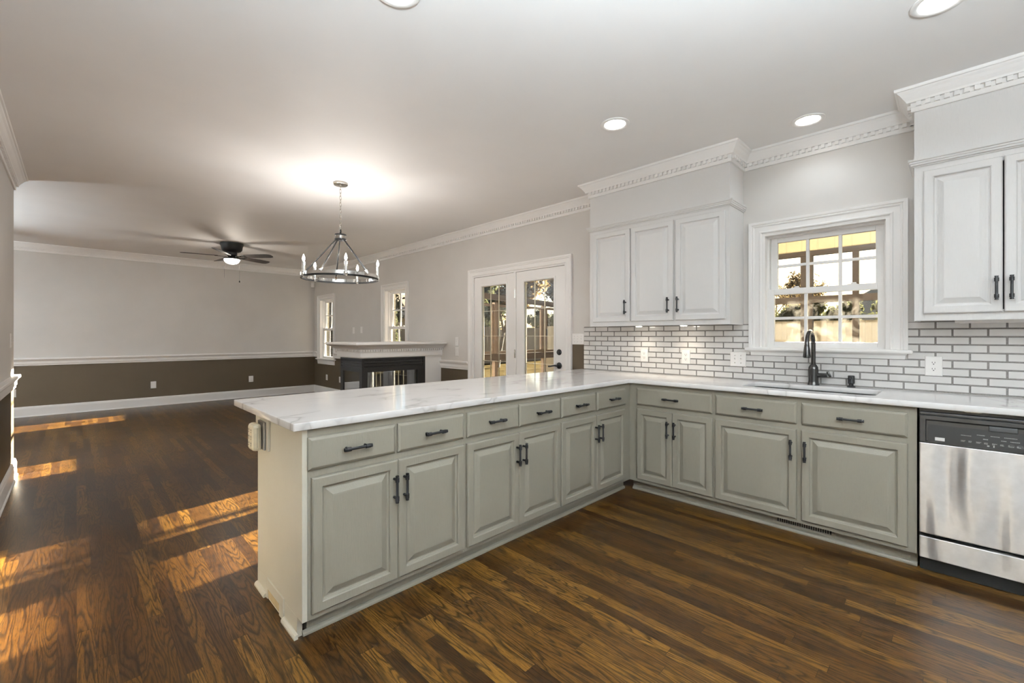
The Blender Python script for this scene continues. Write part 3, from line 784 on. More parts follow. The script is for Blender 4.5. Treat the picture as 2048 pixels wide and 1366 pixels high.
# ------------------------------------------------------------------ dishwasher
def dishwasher():
    y1, y0 = .139, -.463
    t = thing('dishwasher', 'stainless steel dishwasher with black control panel under the worktop', 'dishwasher', (3.5, -.16, 0))
    b = MB(); b.box(XS+.012, W-.03, y0+.004, y1-.003, .085, ZB-.006).box(XS+.045, W-.03, y0+.004, y1-.003, 0.001, .085)
    b.build('body', M['blackplastic'], t)
    xf = 3.214
    c = MB()     # control panel: frame with a sloping recess
    za, zb = .700, .846; ya, yb = y0+.004, y1-.004
    def L(a, b_, c_, d, x): return [(x, a, c_), (x, b_, c_), (x, b_, d), (x, a, d)]
    c.rings([L(ya, yb, za, zb, XS+.011), L(ya, yb, za, zb, xf+.006), L(ya+.004, yb-.004, za+.001, zb-.004, xf), L(ya+.024, yb-.024, za+.006, zb-.022, xf), L(ya+.028, yb-.028, za+.010, zb-.030, xf+.010)], cap=True)
    cp = c.build('control_panel', M['darkplastic'], t)
    f = MB(); f.add([(xf+.0095, ya+.030, zb-.058), (xf+.0095, yb-.034, zb-.058), (xf+.001, yb-.034, za+.006), (xf+.001, ya+.030, za+.006)], [(0, 1, 2, 3)])
    f.add([(xf+.0095, ya+.030, zb-.058), (xf+.0095, yb-.034, zb-.058), (xf+.0100, yb-.034, zb-.050), (xf+.0100, ya+.030, zb-.050)], [(0, 1, 2, 3)])
    MB().box(xf+.004, xf+.012, -.215, -.118, .792, .818, .008).build('latch_pocket', M['slot'], cp)
    MB().box(xf+.0, xf+.005, .037, .074, .7155, .7325, .001).build('badge', M['plate'], cp)
    mk = f; rnd = random.Random(3); nf = len(f.f)
    def mark(y, z, w, h):
        x = xf+.0095-(.0085)*((zb-.058-z)/(zb-.058-za-.006))-.0008
        mk.box(x, x+.0012, y-w, y, z, z+h)
    def word(y, z, n, h=.0028):
        for _ in range(n):
            w = rnd.uniform(.0016, .0030); mark(y, z, w, h); y -= w+.0012
    word(-.022, .757, 11); word(-.078, .766, 8); word(-.125, .766, 9); word(-.170, .766, 12)
    for k in range(11):
        y = -.022-.027*k
        for q in range(2): word(y, .731-.0045*q, rnd.randint(3, 5), .0024)
    word(-.100, .7475, 5, .0045); word(-.160, .7495, 5); word(-.190, .7495, 9)
    mk.box(xf+.0012, xf+.0024, -.121, -.113, .716, .722).box(xf+.0012, xf+.0024, -.138, -.134, .714, .724)
    ng = len(f.f); bt = f
    for y in (-.193, -.222, -.255):
        bt.lathe([(.013, 0), (.013, -.001), (0, -.0015)], n=18, M4=Matrix.Translation((xf+.004, y, .7275)) @ Matrix.Rotation(R(90), 4, 'Y'))
    f.fm = [0]*nf+[1]*(ng-nf)+[2]*(len(f.f)-ng)
    f.build('fascia', [M['blackplastic'], plain('pale_print', (.42, .42, .40), .5), M['slot']], cp)
    MB().box(xf-.002, XS+.011, y0+.004, y1-.004, .216, .698, .004).build('door', M['steel'], t)
    MB().box(xf-.002, XS+.011, y0+.004, y1-.004, .083, .199, .004).build('lower_panel', M['steel'], t)
    MB().box(xf+.008, XS+.012, y0+.006, y1-.006, .847, .860, .002).build('top_rail', M['darkplastic'], t)
    MB().box(XS+.030, XS+.044, y0+.006, y1-.006, .002, .084).build('toe_plate', M['blackplastic'], t)
    k = MB().box(XS-.012, XS+.03, -.095, -.035, ZB-.0045, ZB-.0015); k.build('mounting_bracket', M['nickel'], t)
dishwasher()

# toe-kick register
t = thing('toe_kick_register', 'greige vent register set in the toe kick under the sink cabinet', 'vent', (XS+.058, .67, .045))
xr = XS+.0595
mb = MB(); ya, yb, za, zb = .512, .850, .026, .082
mb.box(xr-.006, xr, ya, yb, za, .042).box(xr-.006, xr, ya, yb, .066, zb).box(xr-.006, xr, ya, .533, .042, .066).box(xr-.006, xr, .828, yb, .042, .066)
mb.build('frame', M['register'], t)
MB().box(xr-.001, xr, .533, .828, .042, .066).build('opening', M['gapshade'], t)  # near-black plate painted as the shade behind the louvres
mb = MB(); n = 24
for k in range(1, n):
    y = .533+.295*k/n; mb.box(xr-.0055, xr-.001, y-.0022, y+.0022, .042, .066)
mb.build('louvres', M['register'], t)

# ------------------------------------------------------------------ outlets and switches
def wx(xp): return lambda u, v, n: (xp-n, u, v)
def wy(yp): return lambda u, v, n: (u, yp-n, v)
def wl(xp): return lambda u, v, n: (xp+n, u, v)
def bx(mb, f, u0, u1, v0, v1, n0, n1, bev=0):
    a = f(u0, v0, n0); b = f(u1, v1, n1); mb.box(a[0], b[0], a[1], b[1], a[2], b[2], bev)
def plate(f, u, v, kind, label, cat, w=.076, h=.120, gangs=1, name='outlet', group=None):
    b = f(u, v, 0); t = thing(name, label, cat, b, group=group)
    mb = MB(); e = .006
    mb.rings([[f(u+su*(w/2-i), v+sv*(h/2-i), n) for su, sv in ((-1, -1), (1, -1), (1, 1), (-1, 1))] for i, n in ((0, .0004), (0, .003), (e*.4, .0058), (e, .0066))], base=True)
    mb.build('cover_plate', M['plate'], t)
    for g in range(gangs):
        gu = u+(g-(gangs-1)/2)*.046
        if kind == 'duplex':
            for dv in (-.0195, .0195):
                s = MB(); s.rings([[f(gu+.0165*math.cos(a)*.95, v+dv+max(-.0125, min(.0125, .0165*math.sin(a))), n) for a in [2*math.pi*k/20 for k in range(20)]] for n in (.0064, .0086)], cap=True)
                q = s; s.fm = [0]*len(s.f); nf = len(s.f); bx(q, f, gu-.0075, gu-.0050, v+dv-.001, v+dv+.008, .0084, .0090); bx(q, f, gu+.0050, gu+.0075, v+dv-.001, v+dv+.008, .0084, .0090); bx(q, f, gu-.0028, gu+.0028, v+dv-.0095, v+dv-.004, .0084, .0090)
                s.fm = [0]*nf+[1]*(len(s.f)-nf); s.build('socket', [M['plate'], M['slot']], t)
        elif kind == 'toggle':
            q = MB(); bx(q, f, gu-.0055, gu+.0055, v-.0125, v+.0125, .0062, .0072)
            p0, p1 = f(gu, v+.001, .006), f(gu, v+.010, .019)
            q.cyl(p0, p1, .0040, .0034, 8)
            q.build('toggle', M['plate'], t)
            for dv in (-.030, .030):
                a = f(gu, v+dv, .0064); b2 = f(gu, v+dv, .0076); MB().cyl(a, b2, .0030, n=10).build('screw', M['nickel'], t)
        elif kind == 'blank':
            for dv in (-.042, .042): MB().cyl(f(gu, v+dv, .0064), f(gu, v+dv, .0076), .0030, n=10).build('screw', M['plate'], t)
        elif kind == 'knob':
            q = MB(); q.cyl(f(gu, v, .006), f(gu, v, .016), .009, .007, 14); q.build('jack', M['plate'], t)
    return t
TX = wx(W-.0105); WX = wx(W-.0003); FY = wy(D-.0003); LX = wl(XL+.0003)
plate(TX, 2.066, 1.081, 'duplex', 'white duplex outlet on the tiles, left of the two under the white wall cabinet', 'outlet')
plate(TX, 1.667, 1.080, 'duplex', 'white duplex outlet on the tiles, right of the two under the white wall cabinet', 'outlet')
plate(TX, 1.238, 1.077, 'toggle', 'white double toggle switch on the tiles beside the window stool', 'switch', w=.120, h=.118, gangs=2, name='light_switch')
plate(TX, .0935, 1.077, 'duplex', 'white duplex outlet on the tiles above the dishwasher', 'outlet', w=.080, h=.122)
plate(WX, 2.846, 1.231, 'toggle', 'white triple toggle switch on the wall right of the french doors', 'switch', w=.164, h=.117, gangs=3, name='light_switch')
plate(WX, 4.953, 1.184, 'toggle', 'upper of two white single switches stacked left of the french doors', 'switch', w=.080, h=.122, name='light_switch')
plate(WX, 4.953, 1.040, 'toggle', 'lower of two white single switches stacked left of the french doors', 'switch', w=.080, h=.122, name='light_switch')
plate(WX, 8.215, 1.367, 'blank', 'left of two blank white wall plates above the mantel', 'wall plate', name='blank_plate', w=.078, h=.122)
plate(WX, 7.884, 1.374, 'blank', 'right of two blank white wall plates above the mantel', 'wall plate', name='blank_plate', w=.078, h=.122)
plate(WX, 9.505, .372, 'duplex', 'white outlet on the brown wall below the far narrow window', 'outlet', w=.085)
plate(WX, 8.842, .368, 'duplex', 'white outlet on the brown wall just left of the fireplace', 'outlet')
plate(FY, .988, .379, 'knob', 'white cable plate on the brown far wall, left of the outlet near its right corner', 'outlet', name='cable_plate', w=.080, h=.124)
plate(FY, 2.551, .378, 'duplex', 'white outlet on the brown far wall near its right corner', 'outlet', w=.084, h=.124)
plate(FY, -.700, .378, 'duplex', 'white outlet on the brown far wall, peeping past the left wall', 'outlet')
plate(LX, 5.68, 1.226, 'toggle', 'white switch on the left wall above its chair rail', 'switch', w=.078, h=.122, name='light_switch')

# six-way adapter on the peninsula end
t = thing('plug_adapter', 'beige six-way plug adapter on the peninsula end panel under the worktop', 'outlet', (XE-.03, 2.40, .78))
MB().box(XE-.021, XE-.0125, 2.325, 2.425, .718, .852, .002).build('cover_plate', plain('grey_metal_plate', (.20, .19, .18), .4, .6), t)
mb = MB(); mb.box(XE-.062, XE-.020, 2.352, 2.447, .712, .842, .016)
q = mb; nf = len(mb.f)
mb.box(XE-.0425, XE-.0415, 2.3512, 2.4478, .730, .824)
for dy in (2.382, 2.417):
    for dz in (.745, .777, .809):
        q.box(XE-.0627, XE-.0615, dy-.007, dy-.0045, dz, dz+.009).box(XE-.0627, XE-.0615, dy+.0045, dy+.007, dz, dz+.009).box(XE-.0627, XE-.0615, dy-.0025, dy+.0025, dz-.009, dz-.004)
mb.fm = [0]*nf+[1]*(len(mb.f)-nf); mb.build('housing', [M['beige'], M['slot']], t)

# motion sensor in the far corner
t = thing('motion_sensor', 'small white motion sensor high in the far corner', 'sensor', (W-.05, D-.05, 2.40))
mb = MB(); mb.obox(Matrix.Translation((W-.055, D-.055, 2.405)) @ Matrix.Rotation(R(-45), 4, 'Z'), .075, .05, .115, .012); mb.build('housing', M['plate'], t)
mb = MB(); mb.obox(Matrix.Translation((W-.0735, D-.0735, 2.385)) @ Matrix.Rotation(R(-45), 4, 'Z'), .055, .006, .055, .002); mb.build('lens', M['canring'], t)

# ------------------------------------------------------------------ fireplace
def fireplace():
    t = thing('fireplace', 'white three-sided fireplace with dentil mantel and black glass firebox', 'fireplace', (3.2, 5.67, 0))
    ya, yb, xa, xe = 5.340, 5.990, 2.595, W-.0008
    s = MB()
    s.box(3.545, xe, ya, yb, 0, .9845)                         # pier against the wall
    s.box(xa-.012, 3.545, ya-.012, yb+.012, 0, .14)            # plinth
    s.box(2.575, xe, 5.322, 6.012, .975, 1.165)                # core of the mantel
    s.build('surround', M['trim'], t)
    prof = [(0, .985), (.012, .985), (.014, .990), (.014, 1.050), (.020, 1.0525), (.020, 1.090), (.040, 1.092), (.044, 1.098), (.060, 1.112), (.082, 1.128), (.100, 1.136), (.112, 1.140), (.124, 1.146), (.130, 1.152), (.130, 1.172), (.124, 1.180), (0, 1.180)]
    m = MB(); path = [(xe, 5.322), (2.575, 5.322), (2.575, 6.012), (xe, 6.012)]
    m.sweep(prof, path, lambda u, v, h: (u, v, h) )
    m.box(2.575, xe, 5.322, 6.012, 1.165, 1.180)
    d = m
    for a, b in zip(path[:-1], path[1:]):
        a, b = Vector(a), Vector(b); dr = (b-a); L = dr.length; dr.normalize(); nr = Vector((-dr.y, dr.x)); n = int(L/.034)
        for k in range(n):
            c = a+dr*((k+.5)*L/n)+nr*.028
            d.obox(Matrix(((dr.x, nr.x, 0, c.x), (dr.y, nr.y, 0, c.y), (0, 0, 1, 1.072), (0, 0, 0, 1))), .019, .016, .027)
    m.build('mantel', M['trim'], t)
    # black metal firebox
    f = MB(); z0, z1 = .14, .975; x0, x1 = xa, 3.545
    gz0, gz1 = .20, .792
    gx0, gx1 = 2.672, 3.425; gy0, gy1 = 5.420, 5.910
    for yy, sg in ((ya, 1), (yb, -1)):
        a, b = yy, yy+sg*.03
        f.box(x0, gx0, a, b, z0, .852).box(gx1, x1, a, b, z0, .852).box(gx0, gx1, a, b, z0, gz0).box(gx0, gx1, a, b, gz1, .852)
        f.box(x0, x1, a+sg*.014, a+sg*.03, .852, z1)
        f.box(x1-.035, x1, a, a+sg*.02, .852, z1).box(x0, x0+.03, a, a+sg*.02, .852, z1)
        for zz in (.866, .905, .944): f.box(x0+.03, x1-.035, a+sg*.002, a+sg*.014, zz, zz+.027, .004)
    a, b = x0, x0+.03
    f.box(a, b, ya+.03, gy0, z0, .852).box(a, b, gy1, yb-.03, z0, .852).box(a, b, gy0, gy1, z0, gz0).box(a, b, gy0, gy1, gz1, .852)
    f.box(a+.014, b, ya+.03, yb-.03, .852, z1)
    for zz in (.866, .905, .944): f.box(a+.002, a+.014, ya+.03, yb-.03, zz, zz+.027, .004)
    f.box(x0+.03, x1, ya+.03, yb-.03, z0, .195).box(x0+.03, x1, ya+.03, yb-.03, .86, .87)
    f.box(x1-.02, x1, ya+.03, yb-.03, .195, .86)
    fb = f.build('firebox', M['insert'], t)
    for yy in (ya+.012, yb-.016): MB().box(gx0-.004, gx1+.004, yy, yy+.004, gz0-.004, gz1+.004).build('glass_panel', M['fireglass'], t)
    MB().box(xa+.012, xa+.016, gy0-.004, gy1+.004, gz0-.004, gz1+.004).build('glass_panel', M['fireglass'], t)
    for (p0, p1, r) in (((2.80, 5.60, .235), (3.30, 5.66, .240), .04), ((2.84, 5.74, .235), (3.28, 5.70, .24), .038), ((2.92, 5.58, .300), (3.22, 5.76, .305), .034)):
        MB().cyl(p0, p1, r, r*.85, 12).build('log', M['bark'], fb)
fireplace()

# ------------------------------------------------------------------ recessed ceiling lights
def can(x, y, label):
    t = thing('recessed_light', label, 'ceiling light', (x, y, H), group='recessed ceiling lights')
    MB().lathe([(.098, -.0005), (.098, -.005), (.092, -.008), (.076, -.007), (.070, -.0025), (.070, -.0006)], (x, y, H), 36).build('trim_ring', M['canring'], t)
    MB().lathe([(.0705, -.0012), (.050, -.004), (0, -.005)], (x, y, H), 36).build('lens', M['canlens'], t)
    ld = bpy.data.lights.new('can_light', 'SPOT'); ld.energy = P_CAN*4; ld.color = WARM; ld.spot_size = R(150); ld.spot_blend = .6; ld.shadow_soft_size = .06
    lo = bpy.data.objects.new('can_light', ld); C.objects.link(lo); lo.parent = t; lo.location = (0, 0, -.03)
can(2.62, 1.64, 'lit recessed ceiling light above the inner corner of the worktop')
can(.955, 1.645, 'lit recessed ceiling light over the peninsula end, at the top edge')
can(3.49, .695, 'lit recessed ceiling light over the kitchen sink, close to the crown moulding')
can(2.65, .045, 'lit recessed ceiling light cut by the top edge near the right corner')
can(.955, .045 - .35, 'unseen recessed fill light added above the photographer')  # unseen lights added as fill from here on
can(.955, -1.55, 'unseen recessed fill light added behind the photographer near the back wall window')
can(2.65, -1.55, 'unseen recessed fill light added behind the photographer in front of the back wall corner')

# unseen globes added as fill light, kitchen and living room
for x, y, lab in ((.55, -1.7, 'unseen white fill globe added behind the photographer near the left wall'), (-2.6, 8.0, 'white fill globe added in the unseen left part of the living room')):
    t = thing('fill_globe', lab, 'fill light', (x, y, H))
    MB().lathe([(.06, 0), (.06, -.02), (.05, -.028), (0, -.03)], (x, y, H-.0005), 24).build('canopy', M['nickel'], t)
    MB().cyl((x, y, H-.03), (x, y, 2.18), .005).build('rod', M['nickel'], t)
    MB().lathe([(0, -.15)]+[(.15*math.sin(a), -.15*math.cos(a)) for a in [math.pi*k/16 for k in range(1, 16)]]+[(.03, .1478), (.03, .165), (0, .165)], (x, y, 2.03), 28).build('fill_globe_shade', M['globe'], t)

# unseen uplights added as fill to brighten ceilings and rooms
for x, y, pw, lab in ((-.17, -.85, 1.0, 'unseen black fill uplight added behind the photographer'), (-3.5, 7.4, 1.2, 'black fill uplight added in the unseen left part of the living room')):
    pw *= 1.4 if x < -1 else 1.0
    t = thing('fill_uplight', lab, 'lamp', (x, y, 0))
    MB().lathe([(.14, .0005), (.14, .015), (.12, .025), (.018, .032), (0, .032)], (x, y, 0), 28).build('base', M['black'], t)
    MB().cyl((x, y, .03), (x, y, 1.70), .012).build('pole', M['black'], t)
    MB().lathe([(.03, 1.70), (.06, 1.705), (.15, 1.76), (.18, 1.80), (.175, 1.80), (.145, 1.766), (.05, 1.715), (0, 1.713)], (x, y, 0), 28).build('bowl', M['nickel'], t)
    ld = bpy.data.lights.new('uplight', 'SPOT'); ld.energy = P_FILL_UP*pw*4; ld.color = WARM; ld.spot_size = R(165); ld.spot_blend = .5; ld.shadow_soft_size = .16
    lo = bpy.data.objects.new('uplight', ld); C.objects.link(lo); lo.parent = t; lo.location = (0, 0, 1.83); lo.rotation_euler = (math.pi, 0, 0)

# ------------------------------------------------------------------ chandelier
def chandelier():
    x, y = 1.781, 4.11
    t = thing('chandelier', 'round black and nickel candle chandelier hanging over the dining area', 'chandelier', (x, y, H))
    MB().lathe([(.066, 0), (.066, -.016), (.062, -.020), (.012, -.022), (.008, -.034), (0, -.034)], (x, y, H-.0005), 32).build('canopy', M['nickel'], t)
    ch = MB(); z = H-.03; k = 0
    while z > 2.262:
        pts = []
        for i in range(14):
            a = 2*math.pi*i/14; u, w = .0085*math.cos(a), .019*math.sin(a)
            pts.append((x+(u if k % 2 else 0), y+(0 if k % 2 else u), z-.017+w))
        ch.tube(pts, .0024, 6, closed=True); z -= .0315; k += 1
    ch.build('chain', M['nickel'], t)
    hb = MB(); hb.lathe([(.008, 2.275), (.008, 2.235), (.050, 2.230), (.053, 2.226), (.053, 2.216), (.050, 2.214)], (x, y, 0), 32); hb.lathe([(.050, 2.188), (.053, 2.186), (.053, 2.176), (.046, 2.172), (0, 2.172)], (x, y, 0), 32)
    hub = hb.build('hub', M['black'], t)
    MB().lathe([(.0505, 2.2145), (.0505, 2.1875)], (x, y, 0), 32).build('hub_band', M['nickel'], hub)
    Rg = .340
    rg = MB(); n = 64
    def ringprof(pr, mi=0):
        vs = []; m = len(pr); fs = []
        for i in range(n):
            a = 2*math.pi*i/n
            for r, zz in pr: vs.append((x+r*math.cos(a), y+r*math.sin(a), zz))
        for i in range(n):
            j = (i+1) % n
            for q in range(m): fs.append((i*m+q, i*m+(q+1) % m, j*m+(q+1) % m, j*m+q))
        return vs, fs
    v_, f_ = ringprof([(Rg-.007, 1.800), (Rg+.007, 1.800), (Rg+.007, 1.816), (Rg-.007, 1.816)]); rg.add(v_, f_, 0, True)
    rg.build('ring', M['black'], t)
    nb = MB(); v_, f_ = ringprof([(Rg-.003, 1.8165), (Rg+.004, 1.8165), (Rg+.004, 1.845), (Rg-.003, 1.845)]); nb.add(v_, f_, 0, True)
    nb.build('nickel_band', M['chrome'], t)
    fwd = math.atan2(.71, .704)            # image depth direction on plan
    for k in range(5):
        # bulbs every 72 degrees, the farthest one just right of the centre
        a = fwd-R(90)+R(82.8)+R(72)*k
        px, py = x+Rg*math.cos(a), y+Rg*math.sin(a)
        c = MB(); c.lathe([(.0, 1.796), (.012, 1.798), (.018, 1.815), (.018, 1.824), (.0125, 1.830), (.0125, 1.930), (.009, 1.934), (0, 1.934)], (px, py, 0), 16)
        c.box(px-.022, px+.022, py-.004, py+.004, 1.806, 1.836)
        cd = c.build('candle_sleeve', M['chrome'], t)
        b = MB(); b.lathe([(.006, 1.934), (.0125, 1.952), (.0115, 1.966), (.005, 1.988), (0, 1.998)], (px, py, 0), 12); b.build('bulb', M['bulb'], cd)
        ld = bpy.data.lights.new('candle_light', 'POINT'); ld.energy = P_CHAND; ld.color = (1, .96, .91); ld.shadow_soft_size = .02
        lo = bpy.data.objects.new('candle_light', ld); C.objects.link(lo); lo.parent = t; lo.location = (px-x, py-y, 2.012-H)
        ar = a+R(36)
        q0 = Vector((x+.043*math.cos(ar), y+.043*math.sin(ar), 2.176)); q1 = Vector((x+(Rg-.004)*math.cos(ar), y+(Rg-.004)*math.sin(ar), 1.842))
        MB().cyl(q0, q1, .0062, n=10).build('rod', M['black'], t)
        d = (q1-q0).normalized(); e = MB(); e.cyl(q1-d*.035, q1-d*.004, .0095, n=12); e.lathe([(0, -.012), (.012, -.006), (.012, .006), (0, .012)], q1, 12); e.build('rod_end', M['chrome'], t)
chandelier()

# ------------------------------------------------------------------ ceiling fan
def fan():
    x, y = 1.738, 8.019
    t = thing('ceiling_fan', 'black flush-mount ceiling fan with five dark blades and a lit bowl', 'ceiling fan', (x, y, H))
    MB().lathe([(.160, 0), (.160, -.020), (.155, -.030), (.148, -.045), (.140, -.100), (.120, -.122), (.090, -.135), (.072, -.140), (0, -.140)], (x, y, H-.0005), 40).build('motor_housing', M['black'], t)
    MB().lathe([(.070, 2.578), (.074, 2.555), (.074, 2.535), (.060, 2.520), (.052, 2.508), (.060, 2.498), (.112, 2.486), (.118, 2.478), (.118, 2.470), (.112, 2.468), (0, 2.468)], (x, y, 0), 40).build('light_kit', M['black'], t)
    MB().lathe([(.110, 2.4675), (.106, 2.448), (.092, 2.424), (.066, 2.404), (.034, 2.394), (0, 2.391)], (x, y, 0), 32).build('bowl_shade', M['bowl'], t)
    ld = bpy.data.lights.new('fan_light', 'POINT'); ld.energy = P_FAN; ld.color = (1, .9, .78); ld.shadow_soft_size = .08
    lo = bpy.data.objects.new('fan_light', ld); C.objects.link(lo); lo.parent = t; lo.location = (0, 0, 2.37-H)
    for k in range(5):
        a = R(24+72*k); ca, sa = math.cos(a), math.sin(a)
        def P(r, s, z):
            tilt = -math.tan(R(12)); return (x+r*ca-s*sa, y+r*sa+s*ca, z+s*tilt)
        zb = 2.515
        out = [(.185, -.048), (.24, -.056), (.45, -.066), (.60, -.066), (.640, -.052), (.655, -.020), (.655, .020), (.640, .052), (.60, .066), (.45, .066), (.24, .056), (.185, .048)]
        b = MB(); b.rings([[P(r, s, zb-.003) for r, s in out], [P(r, s, zb+.003) for r, s in out]], cap=True, base=True)
        bl = b.build('blade', M['fanblade'], t)
        br = MB(); o2 = [(.068, -.016), (.13, -.012), (.16, -.03), (.225, -.036), (.225, .036), (.16, .03), (.13, .012), (.068, .016)]
        br.rings([[P(r, s, zb-.009) for r, s in o2], [P(r, s, zb-.0035) for r, s in o2]], cap=True, base=True)
        br.build('blade_bracket', M['faucet'], bl)
    for dx, dy, zb, fob in ((-.085, .085, 2.18, False), (.085, -.085, 2.13, True)):
        c = MB(); c.cyl((x+dx, y+dy, 2.472), (x+dx, y+dy, zb), .0014, n=6); pc = c.build('pull_chain', M['faucet'], t)
        if fob: MB().lathe([(.002, .024), (.007, .012), (.010, 0), (.008, -.008), (0, -.010)], (x+dx, y+dy, zb-.016), 12).build('pull_fob', M['black'], pc)
fan()

# ------------------------------------------------------------------ porch outside the window wall
PX, PY = 7.70, 5.60
def porch():
    t = thing('enclosed_porch', 'dark brown timber porch with glazed walls outside the french doors', 'porch', (5.8, 2.2, -.15))
    x0 = W+.142
    MB().box(x0, PX+.06, -2.3, PY+.06, -.20, -.03).build('deck', M['porchfloor'], t)
    MB().box(PX-.02, PX+.02, -2.3, PY, 2.515, 2.98).build('siding_band', M['yellow'], t)
    MB().box(x0, PX+.3, -2.35, PY+.1, 2.98, 3.08).build('roof', M['brownwood'], t)
    fr = MB(); fr.box(PX-.05, PX+.05, -2.3, PY, 2.445, 2.512); fr.build('eaves_beam', M['brownwood'], t)
    r = MB(); r.box(PX-.045, PX+.045, -2.3, PY, 1.75, 1.845); r.build('glazing_rail', M['brownwood'], t)
    r = MB(); r.box(PX-.05, PX+.05, -2.3, PY, .72, .84); r.build('sill_rail', M['brownwood'], t)
    for yy in (-2.2, -1.25, -.20, .97, 1.545, 2.62, 3.62, 4.62, 5.52):
        w = .075 if yy == 1.545 else .035
        MB().box(PX-.04, PX+.04, yy-w, yy+w, -.03, 2.445).build('post', M['brownwood'], t)
    g = MB(); g.box(PX-.004, PX+.004, -2.3, PY, .84, 2.445); g.build('glazing', M['pane'], t)
    MB().box(PX-.03, PX+.03, -2.3, PY, -.03, .72).build('knee_wall', M['brownwood'], t)
    # end wall toward the living room side
    e = MB(); e.add([(x0, PY-.04, 1.93), (PX, PY-.04, 1.80), (PX, PY-.04, 1.89), (x0, PY-.04, 2.02), (x0, PY+.04, 1.93), (PX, PY+.04, 1.80), (PX, PY+.04, 1.89), (x0, PY+.04, 2.02)], [(0, 1, 2, 3), (7, 6, 5, 4), (0, 4, 5, 1), (2, 6, 7, 3), (1, 5, 6, 2), (0, 3, 7, 4)])
    e.build('rake_beam', M['brownwood'], t)
    MB().box(x0, PX-.05, PY-.045, PY+.045, .84, .95).build('end_sill', M['brownwood'], t)
    for xx in (4.02, 5.14, 6.41):
        MB().box(xx-.035, xx+.035, PY-.035, PY+.035, -.03, 1.84).build('end_post', M['tanwood'], t)
        MB().box(xx+.045, xx+.075, PY-.045, PY-.02, 1.25, 1.40, .006).build('sash_handle', M['black'], t)
    for xa, xb in ((4.06, 5.10), (5.18, 6.37), (6.45, PX-.06)):
        s = MB()
        s.box(xa, xb, PY-.02, PY+.02, .955, 1.0).box(xa, xb, PY-.02, PY+.02, 1.77, 1.81).box(xa, xa+.05, PY-.02, PY+.02, 1.0, 1.77).box(xb-.05, xb, PY-.02, PY+.02, 1.0, 1.77)
        sh = s.build('end_sash', M['tanwood'], t)
        MB().box(xa+.05, xb-.05, PY-.003, PY+.003, 1.0, 1.77).build('glass', M['pane'], sh)
porch()

# ------------------------------------------------------------------ garden
struct(MB().box(-30, 70, -45, 60, -.9, -.75).build('ground', M['lawn']))
def fence_y(x, y0, y1, top, label):
    t = thing('board_fence', label, 'fence', (x, (y0+y1)/2, -.75))
    MB().box(x-.02, x+.02, y0, y1, -.75, top).build('boards', M['fence'], t)
    k = y0
    while k <= y1: MB().box(x+.02, x+.11, k-.045, k+.045, -.75, top-.05).build('post', M['bark'], t); k += 2.4
    return t
def fence_x(y, x0, x1, top, label):
    t = thing('board_fence', label, 'fence', ((x0+x1)/2, y, -.75))
    MB().box(x0, x1, y-.02, y+.02, -.75, top).build('boards', M['fencex'], t)
    k = x0+1.2
    while k <= x1: MB().box(k-.045, k+.045, y+.02, y+.11, -.75, top-.05).build('post', M['bark'], t); k += 2.4
    return t
fence_y(15.0, -10, 13.0, 1.69, 'weathered tan board fence beyond the porch, seen through the kitchen window')
fence_x(24.0, 3.0, 30.0, 1.9, 'weathered tan board fence far behind the porch, seen through the french doors')

def house(x, y, w, d, h, label, mat):
    t = thing('neighbour_house', label, 'house', (x, y, -.75))
    MB().box(x-w/2, x+w/2, y-d/2, y+d/2, -.75, h).build('walls', mat, t)
    r = MB(); e = .5; a, b, c, f = x-w/2-e, x+w/2+e, y-d/2-e, y+d/2+e; zr = h+min(w, d)*.34
    r.add([(a, c, h), (b, c, h), (b, f, h), (a, f, h), (x, y-d*.2, zr), (x, y+d*.2, zr)], [(0, 1, 4), (1, 2, 5, 4), (2, 3, 5), (3, 0, 4, 5), (3, 2, 1, 0)])
    r.build('roof', M['roof'], t)
house(44, 2.5, 8, 10, 2.2, 'pale tan house with a hipped roof beyond the fence past the kitchen window', M['tanhouse'])
house(24, 44, 14, 9, 3.0, 'tan house behind the far fence, seen through the french doors', M['tanhouse'])

def tree_mesh(kind, seed, h, spread, nleaf, leaf):
    rnd = random.Random(seed); tr = MB(); lf = MB(); tips = []
    def grow(p, d, L, r, lv):
        q = [p]; r_ = [r]
        for i in range(3):
            d = (d+Vector((rnd.uniform(-.18, .18), rnd.uniform(-.18, .18), rnd.uniform(-.05, .12)))).normalized(); q.append(q[-1]+d*L/3); r_.append(r*(1-.22*(i+1)))
        tr.tube(q, r_, 6); 
        if lv >= 1: tips.extend(q[1:])
        if lv < 3:
            for _ in range(4 if lv == 0 else 3):
                nd = (d+Vector((rnd.uniform(-1, 1)*spread, rnd.uniform(-1, 1)*spread, rnd.uniform(-.1, .7)))).normalized()
                grow(q[rnd.choice((2, 3))], nd, L*.68, r*.5, lv+1)
    grow(Vector((0, 0, 0)), Vector((0, 0, 1)), h*.42, h*.022, 0)
    for _ in range(nleaf):
        c = rnd.choice(tips)+Vector((rnd.gauss(0, .35), rnd.gauss(0, .35), rnd.gauss(0, .3)))*h*.085
        if c.z < .3: continue
        a = Vector((rnd.gauss(0, 1), rnd.gauss(0, 1), rnd.gauss(0, 1))).normalized(); b = a.orthogonal().normalized(); s = leaf*rnd.uniform(.6, 1.3)
        lf.add([(c-a*s)[:], (c+b*s*.5)[:], (c+a*s)[:], (c-b*s*.5)[:]], [(0, 1, 2, 3)])
    return tr, lf
protos = {}
for kind, seed, h, sp, nl, ls, mat in (('a', 1, 8.5, .9, 5200, .17, M['leaf']), ('b', 5, 7.0, .8, 7000, .17, M['leafg']), ('c', 9, 9.5, .85, 1500, .11, M['leaf'])):
    tr, lf = tree_mesh(kind, seed, h, sp, nl, ls)
    protos[kind] = (tr, lf, mat)
first = {}
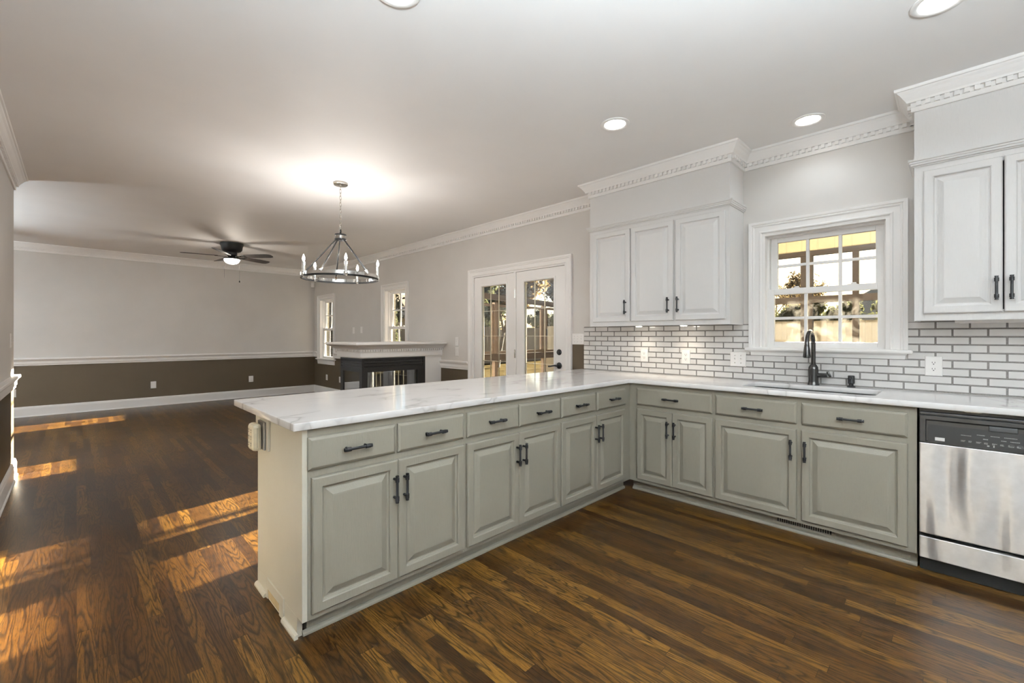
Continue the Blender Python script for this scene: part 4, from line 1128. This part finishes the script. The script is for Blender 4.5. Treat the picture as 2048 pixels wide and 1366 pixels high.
SPOTS = [('c', 21.5, 6.0, .55, 'sparse shrubby tree left of centre through the kitchen window'),
         ('a', 52, 9.5, 1.0, 'far brown-leaved tree at the left pane of the kitchen window'),
         ('c', 30, -1.5, .9, 'thin bare-branched tree behind the fence, at the right panes of the kitchen window'),
         ('b', 16.9, 4.7, .46, 'dark green shrub behind the tan fence, at the left panes of the kitchen window'),
         ('b', 19.8, 2.9, .50, 'dark green shrub behind the tan fence, at the middle panes of the kitchen window'),
         ('b', 16.9, 1.2, .46, 'dark green shrub behind the tan fence, at the right panes of the kitchen window'),
         ('b', 13.4, 17.0, .85, 'dark green tree outside the left leaf of the french doors'),
         ('a', 19.0, 20.5, .95, 'brown-leaved tree between the french doors and the far fence'),
         ('b', 24.3, 26.4, .62, 'dark green shrub right behind the far fence, at the left leaf of the french doors'),
         ('b', 30.4, 26.4, .66, 'dark green shrub right behind the far fence, at the right leaf of the french doors'),
         ('b', 27.5, 34.0, 1.2, 'tall dark green tree beyond the far fence, past the right leaf of the french doors'),
         ('a', 38.5, 28.5, 1.25, 'tall brown-leaved tree beyond the far fence at its far end'),
         ('b', 9.2, 15.7, .56, 'dark green shrub outside the narrow window nearer the doors'),
         ('b', 6.0, 15.1, .56, 'dark green shrub outside the far narrow window'),
         ('a', 3.2, 21.0, .95, 'brown-leaved tree outside the far narrow window'),
         ('b', 11.5, 29.5, 1.2, 'tall dark green tree beyond the far fence, behind the porch end wall'),
         ('a', 1.6, 33.0, 1.2, 'tall brown-leaved tree far beyond the narrow windows'),
         ('b', 37.0, 39.5, 1.3, 'tall dark green tree behind the tan house past the far fence')]
for kind, x, y, sc_, lab in SPOTS:
    if kind not in first:
        tr, lf, mat = protos[kind]
        r = thing('garden_tree', lab, 'tree', (x, y, -.76), group='trees outside')
        tr.build('trunk', M['bark'], r, local=True); lf.build('foliage', mat, r, local=True); first[kind] = r
    else: r = dup(first[kind], (x, y, -.76), lab, random.uniform(0, 6.28))
    r.scale = (sc_, sc_, sc_)
